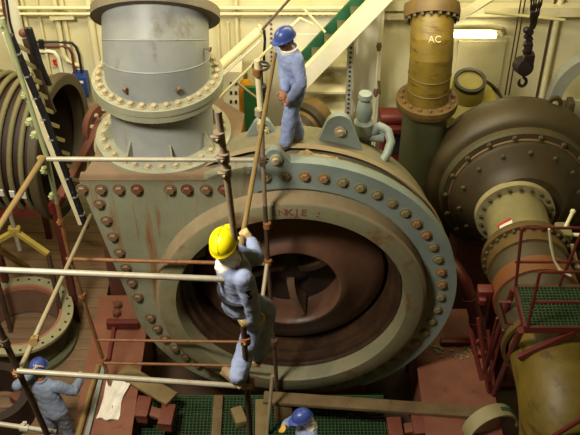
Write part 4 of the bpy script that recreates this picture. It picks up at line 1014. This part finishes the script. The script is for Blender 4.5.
# ================================================================== PEOPLE
def ik(a, c, l1, l2, hint):
    """middle joint of a two bone limb"""
    d = c-a; L = d.length
    if L > (l1+l2)*.998: c = a + d*((l1+l2)*.998/L); d = c-a; L = d.length
    x = (l1*l1-l2*l2+L*L)/(2*L); h = math.sqrt(max(0, l1*l1-x*x)); u = d/L
    hv = V(hint); hv = hv - u*hv.dot(u); hv.normalize()
    return a+u*x+hv*h, c
def hand_mesh(b, wrist, d, n, side, curl, grow=0.0, s=1.0):
    """d: direction along the palm, n: palm normal, side: towards the thumb"""
    d = V(d).normalized(); n = V(n); n = (n-d*n.dot(d)).normalized(); t = V(side); t = (t-d*t.dot(d)-n*t.dot(n)).normalized()
    g = grow
    b.loft([(wrist-d*.02, t*(.027+g), n*(.022+g)), (wrist+d*.02, t*(.034+g), n*(.02+g)), (wrist+d*.06, t*(.043+g), n*(.017+g)), (wrist+d*.095, t*(.042+g), n*(.014+g)), (wrist+d*.105, t*(.036+g), n*(.010+g))])
    for i, (o, l) in enumerate(((.033, .078), (.011, .088), (-.011, .082), (-.033, .064))):
        p = wrist+d*.088+t*o; dd = d.copy() + t*o*.8; dd.normalize(); r = .0098+g*.7
        for k, f in enumerate((.45, .32, .26)):
            ang = curl*(.8, 1.15, .8)[k]; dn = (dd*math.cos(ang)+n*math.sin(ang)).normalized(); nn = (n*math.cos(ang)-dd*math.sin(ang)).normalized()
            q = p+dn*l*f; b.cap(p, q, r, r*.92); p, dd, r = q, dn, r*.92
            n2 = nn; n_save = n; n = n2
        n = V(n_save) if False else (V(n) if False else n)
        # restore palm normal for the next finger
        n = hand_mesh.n0 if False else n_orig(d, t)
    p = wrist+d*.03+t*.036; td = (d*.55+t*.75+n*.25).normalized(); q = p+td*.045; b.cap(p, q, .0135+g, .0115+g)
    q2 = q+(d*.75+n*(.35+.4*curl)-t*.05).normalized()*.034; b.cap(q, q2, .0115+g, .0095+g)
def n_orig(d, t): return hand_mesh.nn
_h = hand_mesh
def hand(b, wrist, d, n, side, curl, grow=0.0):
    dd = V(d).normalized(); nn = V(n); nn = (nn-dd*nn.dot(dd)).normalized(); hand_mesh.nn = nn
    _h(b, wrist, d, nn, side, curl, grow)

def person(name, label, pel, facing, spine, hands, feet, head_fwd, head_up, suit, helm, cat='person', scarf=None, glove=None, elbow_hint=None, knee_hint=None, grips=None, sc=1.0, boots='boot', belt=True, hair=True, toes=None, twist=0.0, leg=1.0, hat=1.0):
    t = thing(name, V((pel.x, pel.y, min(f.z for f in feet))), label, cat, None)
    UP = V((0, 0, 1)); f = V(facing).normalized(); s = V(spine).normalized()
    r = f.cross(UP).normalized()                      # person's right
    tf = r.cross(s)*-1; tf = s.cross(r)*1
    tf = UP.cross(r); tf = (tf - s*tf.dot(s)).normalized()
    r2_ = (r*math.cos(twist)+tf*math.sin(twist)).normalized(); tf2 = s.cross(r2_); 
    if tf2.dot(tf) < 0: tf2 = -tf2
    S = sc
    sh = {1: pel+s*.47*S+r2_*.185*S, -1: pel+s*.47*S-r2_*.185*S}
    hip = {1: pel+r*.095*S, -1: pel-r*.095*S}
    neck = pel+s*.52*S
    hu = V(head_up).normalized(); hf = V(head_fwd); hf = (hf-hu*hf.dot(hu)).normalized(); hr = hf.cross(hu)
    head = neck+hu*.165*S+hf*.02
    el, wr, kn, an = {}, {}, {}, {}
    for i, sd in enumerate((-1, 1)):                  # left, right
        eh = (elbow_hint or {}).get(sd, -UP*.6+r*sd*.5-tf*.3); kh = (knee_hint or {}).get(sd, f)
        if hands[i].z > sh[sd].z: sh[sd] = sh[sd]+s*.04
        el[sd], wr[sd] = ik(sh[sd], hands[i], .29*S, .26*S, eh)
        an[sd] = feet[i]+UP*.085; kn[sd], an[sd] = ik(hip[sd], an[sd], .44*S*leg, .43*S*leg, kh)
    # --- the body, one continuous surface
    b = MB()
    def torso(b, g):
        b.loft([(pel-s*.10*S, r*(.10+g), tf*(.09+g)), (pel-s*.02*S, r*(.155+g), tf*(.105+g)), (pel+s*.08*S, r*(.15+g), tf*(.10+g)), (pel+s*.2*S, r.lerp(r2_, .5)*(.135+g), tf*(.095+g)),
                (pel+s*.36*S, r2_*(.155+g), tf2*(.105+g)), (pel+s*.45*S, r2_*(.16+g), tf2*(.095+g)), (pel+s*.51*S, r2_*(.11+g), tf2*(.075+g)), (pel+s*.545*S, r2_*(.06+g*.5), tf2*(.058+g*.5))])
    torso(b, 0)
    b.cap(neck-s*.03, head-hu*.05-hf*.01, .056, .05)
    Rh = Matrix((hr, hf, hu)).transposed()
    b.ell(head+hu*.03-hf*.012, .076, .095, .085, Rh); b.ell(head-hu*.045+hf*.022, .058, .068, .07, Rh)       # skull, face
    b.ell(head-hu*.095+hf*.055, .03, .028, .022, Rh); b.ell(head-hu*.02+hf*.092, .013, .02, .024, Rh, 2)       # chin, nose
    b.ell(head-hu*.034+hf*.098, .017, .013, .011, Rh, 2); b.ell(head+hu*.02+hf*.08, .05, .018, .012, Rh, 2)   # nose tip, brow
    b.ell(head-hu*.066+hf*.082, .026, .012, .008, Rh, 2)                                                      # lips
    for q in (-1, 1):
        b.ell(head-hu*.012+hr*q*.077-hf*.012, .01, .022, .032, Rh, 2)
        b.cap(sh[q], el[q], .05, .041); b.cap(el[q], wr[q], .041, .029)
        b.cap(hip[q]-s*.02, kn[q], .085, .056); b.cap(kn[q], an[q], .056, .042)
    gr = grips or {}
    HD = {}
    for q in (-1, 1):
        d = (wr[q]-el[q]).normalized(); g_ = gr.get(q, {})
        HD[q] = (g_.get('d', d), g_.get('n', -r*q), g_.get('t', tf), g_.get('curl', .45))
        hand(b, wr[q], *HD[q])
    for i, q in enumerate((-1, 1)):
        fd = V((toes or {}).get(q, f)); fd.z = 0; fd.normalize()
        b.ell(an[q]+fd*.07-UP*.045, .045, .12, .036, Matrix((fd.cross(UP), fd, UP)).transposed())
    body = obj('body', remeshed(b, .0085, 2), M['skin'], t, smooth=180)
    for q in (-1, 1):
        e = obj('eye', MB().ell(head+hu*.006+hr*q*.03+hf*.083, .0125, .009, .0095, Rh, 2), M['eyewhite'], body)
        obj('iris', MB().ell(head+hu*.006+hr*q*.03+hf*.0905, .006, .003, .006, Rh, 2), M['ink'], body)
    # --- coverall
    b = MB(); torso(b, .036)
    for q in (-1, 1):
        ew = el[q].lerp(wr[q], .9)
        b.cap(sh[q], el[q], .084, .072); b.cap(el[q], ew, .072, .058)
        b.cap(pel+s*.0+r*q*.075, kn[q], .112, .09); b.cap(kn[q], kn[q].lerp(an[q], .97), .09, .088)
    b.ell(pel-s*.03-tf*.02, .14, .12, .12, sub=2)
    cov = obj('coverall', remeshed(b, .013, 4, .009, 13), M[suit], t, smooth=180)
    b = MB()
    b.lathe([(-.015, .085), (.03, .09), (.035, .08)], neck+s*.0, s, 20); obj('collar', b, M[suit], cov)
    if belt:
        b = MB(); c_ = pel+s*.13*S; rr = []
        for z in (-.022, .022): rr.append((c_+s*z, r*.203, tf*.163))
        b.loft(rr); obj('belt', b, M['belt'], t)
    # --- boots
    for i, q in enumerate((-1, 1)):
        fd = V((toes or {}).get(q, f)); fd.z = 0; fd.normalize(); rr = fd.cross(UP); Rf = Matrix((rr, fd, UP)).transposed(); a_ = an[q]
        b = MB(); b.cap(a_+UP*.03, a_-UP*.02, .052, .052); b.ell(a_+fd*.075-UP*.035, .052, .135, .045, Rf); b.ell(a_+fd*.13-UP*.045, .05, .075, .036, Rf); b.box(a_+fd*.065-UP*.072, (.095, .27, .022), Rf)
        obj('boot', remeshed(b, .01, 2), M[boots], t, smooth=180)
    if glove:
        for q in (-1, 1):
            b = MB(); hand(b, wr[q], *HD[q], .004); d = HD[q][0]; b.cap(wr[q]-V(d).normalized()*.06, wr[q], .045, .034)
            obj('glove', remeshed(b, .007, 2), M[glove], t, smooth=180)
    # --- hard hat
    b = MB(); c_ = head+hu*.055-hf*.005; nl, na = 10, 36; rows = []
    for j in range(nl+1):
        ph = PI/2*j/nl; rows.append([])
        for i in range(na):
            a = 2*PI*i/na; cr_ = math.cos(ph)**.8
            rows[-1].append(b.bm.verts.new(c_+hr*.108*math.cos(a)*cr_+hf*.134*math.sin(a)*cr_+hu*.118*math.sin(ph)) if j < nl else None)
    topv = b.bm.verts.new(c_+hu*.118)
    for j in range(nl-1):
        for i in range(na): b.bm.faces.new((rows[j][i], rows[j][(i+1) % na], rows[j+1][(i+1) % na], rows[j+1][i]))
    for i in range(na): b.bm.faces.new((rows[nl-1][i], rows[nl-1][(i+1) % na], topv))
    br = []
    for i in range(na):
        a = 2*PI*i/na; fr = max(0, math.sin(a))**1.5
        br.append(b.bm.verts.new(c_+hr*(.119)*math.cos(a)+hf*(.146+.045*fr)*math.sin(a)-hu*(.010+.006*fr)))
    for i in range(na): b.bm.faces.new((rows[0][i], br[i], br[(i+1) % na], rows[0][(i+1) % na]))
    ext = bmesh.ops.extrude_face_region(b.bm, geom=b.bm.faces[:]); bmesh.ops.translate(b.bm, vec=-hu*.005, verts=[v for v in ext['geom'] if isinstance(v, bmesh.types.BMVert)])
    hat = obj('hard_hat', b, M[helm], t, smooth=50)
    b = MB(); pts = []
    for i in range(13):
        a = math.radians(25+130*i/12); pts.append(c_+hf*.134*math.cos(a)+hu*.121*math.sin(a))
    b.tube(pts, .009, 8); obj('ridge', b, M[helm], hat)
    if scarf:
        b = MB(); b.loft([(head+hu*.05-hf*.035, hr*.088, hf*.085), (head-hu*.03-hf*.035, hr*.092, hf*.082), (neck+s*.05-hf*.025, hr*.088, hf*.085), (neck-s*.02-tf2*.035, hr*.115, hf*.10), (neck-s*.07-tf2*.05, hr*.11, hf*.085)])
        obj('head_cloth', remeshed(b, .012, 3, .012, 16), M[scarf], t, smooth=180)
    elif hair:
        b = MB(); b.ell(head+hu*.03-hf*.03, .082, .088, .08, Rh); b.ell(head-hu*.03-hf*.05, .066, .05, .05, Rh); obj('hair', remeshed(b, .01, 1), M['hair'], t, smooth=180)
    print('PERSON', name, [round((wr[q]-hands[(q+1)//2]).length, 2) for q in (-1, 1)], [round((an[q]-V((0, 0, .085))-feet[(q+1)//2]).length, 2) for q in (-1, 1)])
    return t, dict(sh=sh, el=el, wr=wr, kn=kn, an=an, head=head, neck=neck, s=s, r=r, tf=tf, pel=pel)

# man standing on the pump crown, looking down to the left
YM = 10.16
fl = at(284, 149, Y=YM); zf = Z0+2.16
ctr = V((at(295, 148, Y=YM).x, YM, zf))
top_man, _ = person('person', 'man in blue coverall and blue hard hat standing on top of the pump', ctr+V((-.01, .02, .90)), (-.86, -.5, 0), (-.13, -.05, 1),
       [ctr+V((-.06, -.27, .88)), ctr+V((-.12, -.20, .91))], [ctr+V((-.12, -.07, 0)), ctr+V((.04, .10, 0))], (-.75, -.6, -.2), (-.2, -.1, 1),
       'suitpale', 'helmblue', scarf=None, sc=.95, belt=False, elbow_hint={-1: V((.7, -.3, -.3)), 1: V((.3, .9, -.2))},
       grips={-1: dict(d=V((-.7, .1, -.2)), n=V((0, .5, -.6)), curl=.7), 1: dict(d=V((-.3, -.7, -.3)), n=V((0, .2, -.8)), curl=.7)})
# man in the yellow helmet climbing the scaffold
fy = 5.84
footR = V((at(238, 384, Y=fy-.0).x, fy, h4[0].lerp(h4[1], .9).z+.028)); footL = V((at(259, 372, Y=6.15).x, 6.15, footR.z-.05))
hold = min((tr(i/200) for i in range(60)), key=lambda p: abs((p-at(250, 232, Y=p.y)).z))                                     # on the yellowed transom
low = at(243, 327, Y=FYS-.05)
pelv = at(239, 301, Y=5.98)
per, J = person('person', 'man in yellow hard hat and blue coverall climbing the scaffold', pelv, (.86, .5, 0), (-.07, -.10, 1),
       [hold+V((.07, -.06, -.05)), low+V((.10, -.01, .03))], [footL, footR], (.25, 1, .0), (-.3, -.25, 1), 'suit', 'helmyellow', scarf='cloth', glove='glove', sc=1.05, leg=1.13,
       elbow_hint={-1: V((1, .1, -.4)), 1: V((.8, -.3, .0))}, knee_hint={-1: V((.6, .5, 0)), 1: V((.3, .8, 0))},
       grips={-1: dict(d=V((-.6, .1, .75)), n=V((-.35, .9, .1)), t=V((-.7, -.2, -.6)), curl=1.0), 1: dict(d=V((-.9, -.15, -.25)), n=V((-.1, 1, -.1)), t=V((-.2, .1, .9)), curl=.8)},
       toes={1: V((-.7, .7, 0)), -1: V((.5, .8, 0))})
# worker on the deck, seen from behind, bottom left
pv = at(54, 409, z=.98)
hp_ = at(35, 374, z=1.75); hr_h = at(80, 381, z=1.12)
person('person', 'worker in grey-blue coverall and blue hard hat seen from behind on the deck', pv, (.25, 1, 0), (-.22, .16, 1),
       [at(32, 372, z=1.72), at(80, 380, z=1.18)], [V((pv.x-.13, pv.y-.04, 0)), V((pv.x+.12, pv.y+.02, 0))], (.2, .9, -.2), (-.1, .25, 1), 'suitgrey', 'helmblue', glove='glove', sc=1.0, belt=False,
       elbow_hint={-1: V((-.6, -.5, -.3)), 1: V((.5, -.7, -.3))})
# worker below the pump, only head and shoulders in view
hd = at(300, 414, z=1.66); pv = V((hd.x+.1, hd.y-.03, .9))
person('person', 'worker in blue hard hat and head cloth at the bottom centre on the grating', pv, (-.9, -.35, 0), (-.02, .03, 1),
       [pv+V((-.32, -.28, .32)), pv+V((-.30, .10, .42))], [V((pv.x, pv.y-.1, 0)), V((pv.x+.02, pv.y+.1, 0))], (-.85, -.3, -.35), (-.25, 0, 1), 'suit', 'helmblue', scarf='cloth', glove='gloveyellow',
       elbow_hint={-1: V((.3, -.5, -.6)), 1: V((.3, .6, -.5))})

for o in top_man.children_recursive:
    if o.name.startswith('collar'):
        o.data.materials[0] = M['cloth']; o.scale = (1.25, 1.25, 1.6); o['label'] = 'pale neck cloth at the collar'

b = MB(); sh_, el_ = J['sh'][1], J['el'][1]; ua = (el_-sh_).normalized(); out_ = (V((0, 0, CAM_Z))-sh_); out_ = (out_-ua*out_.dot(ua)).normalized(); sd_ = ua.cross(out_)
for i_, t_ in enumerate((.25, .38, .52)):
    obj('sleeve_print', MB().box(sh_.lerp(el_, t_)+out_*.083, (.028, .04 if i_ != 1 else .02, .012), Matrix((ua, sd_, out_)).transposed()), M['ink'], per)
b.bm.free()
GROUPS = {'wall_pipe': 'pipes on the back wall', 'conduit': 'conduits on the back wall', 'person': 'workers around the pump', 'timber_plank': 'timbers on the grating',
          'wood_block': 'wood blocks on the floor', 'step_bracket': 'red step brackets', 'hanging_wire': 'wires beside the chain hoist'}
for o in COL.objects:
    k_ = o.name.split('.')[0]
    if o.parent is None and k_ in GROUPS and 'category' in o: o['group'] = GROUPS[k_]

# ================================================================== LIGHT
w = bpy.data.worlds.new('world'); SC.world = w; w.use_nodes = True
w.node_tree.nodes['Background'].inputs[0].default_value = (1, .9, .68, 1); w.node_tree.nodes['Background'].inputs[1].default_value = .08
def area(name, loc, tgt, size, power, col=(1, .86, .58), sy=None, spr=PI):
    l = bpy.data.lights.new(name, 'AREA'); l.energy = power; l.color = col; l.shape = 'RECTANGLE'; l.size = size; l.size_y = sy or size; l.spread = spr
    o = bpy.data.objects.new(name, l); COL.objects.link(o); o.location = loc
    o.rotation_euler = (V(tgt)-V(loc)).to_track_quat('-Z', 'Y').to_euler(); return o
area('ceiling_lamp', (-4.0, 5.0, 11.6), (-1.6, 9, 2), 1.6, 480, (1, .92, .76), spr=math.radians(105))
area('wall_lamp', (1.3, 11.2, 7.2), (1.0, 14, 2.8), 3.6, 230, (1, .88, .54), .8)
area('wall_lamp', (-3.7, 11.4, 8.0), (-3.4, 14, 2.8), 3.0, 190, (1, .88, .54), .8)
SC.view_settings.view_transform = 'Standard'; SC.view_settings.look = 'None'; SC.view_settings.gamma = 1; SC.view_settings.use_curve_mapping = False
SC.view_settings.exposure = 0
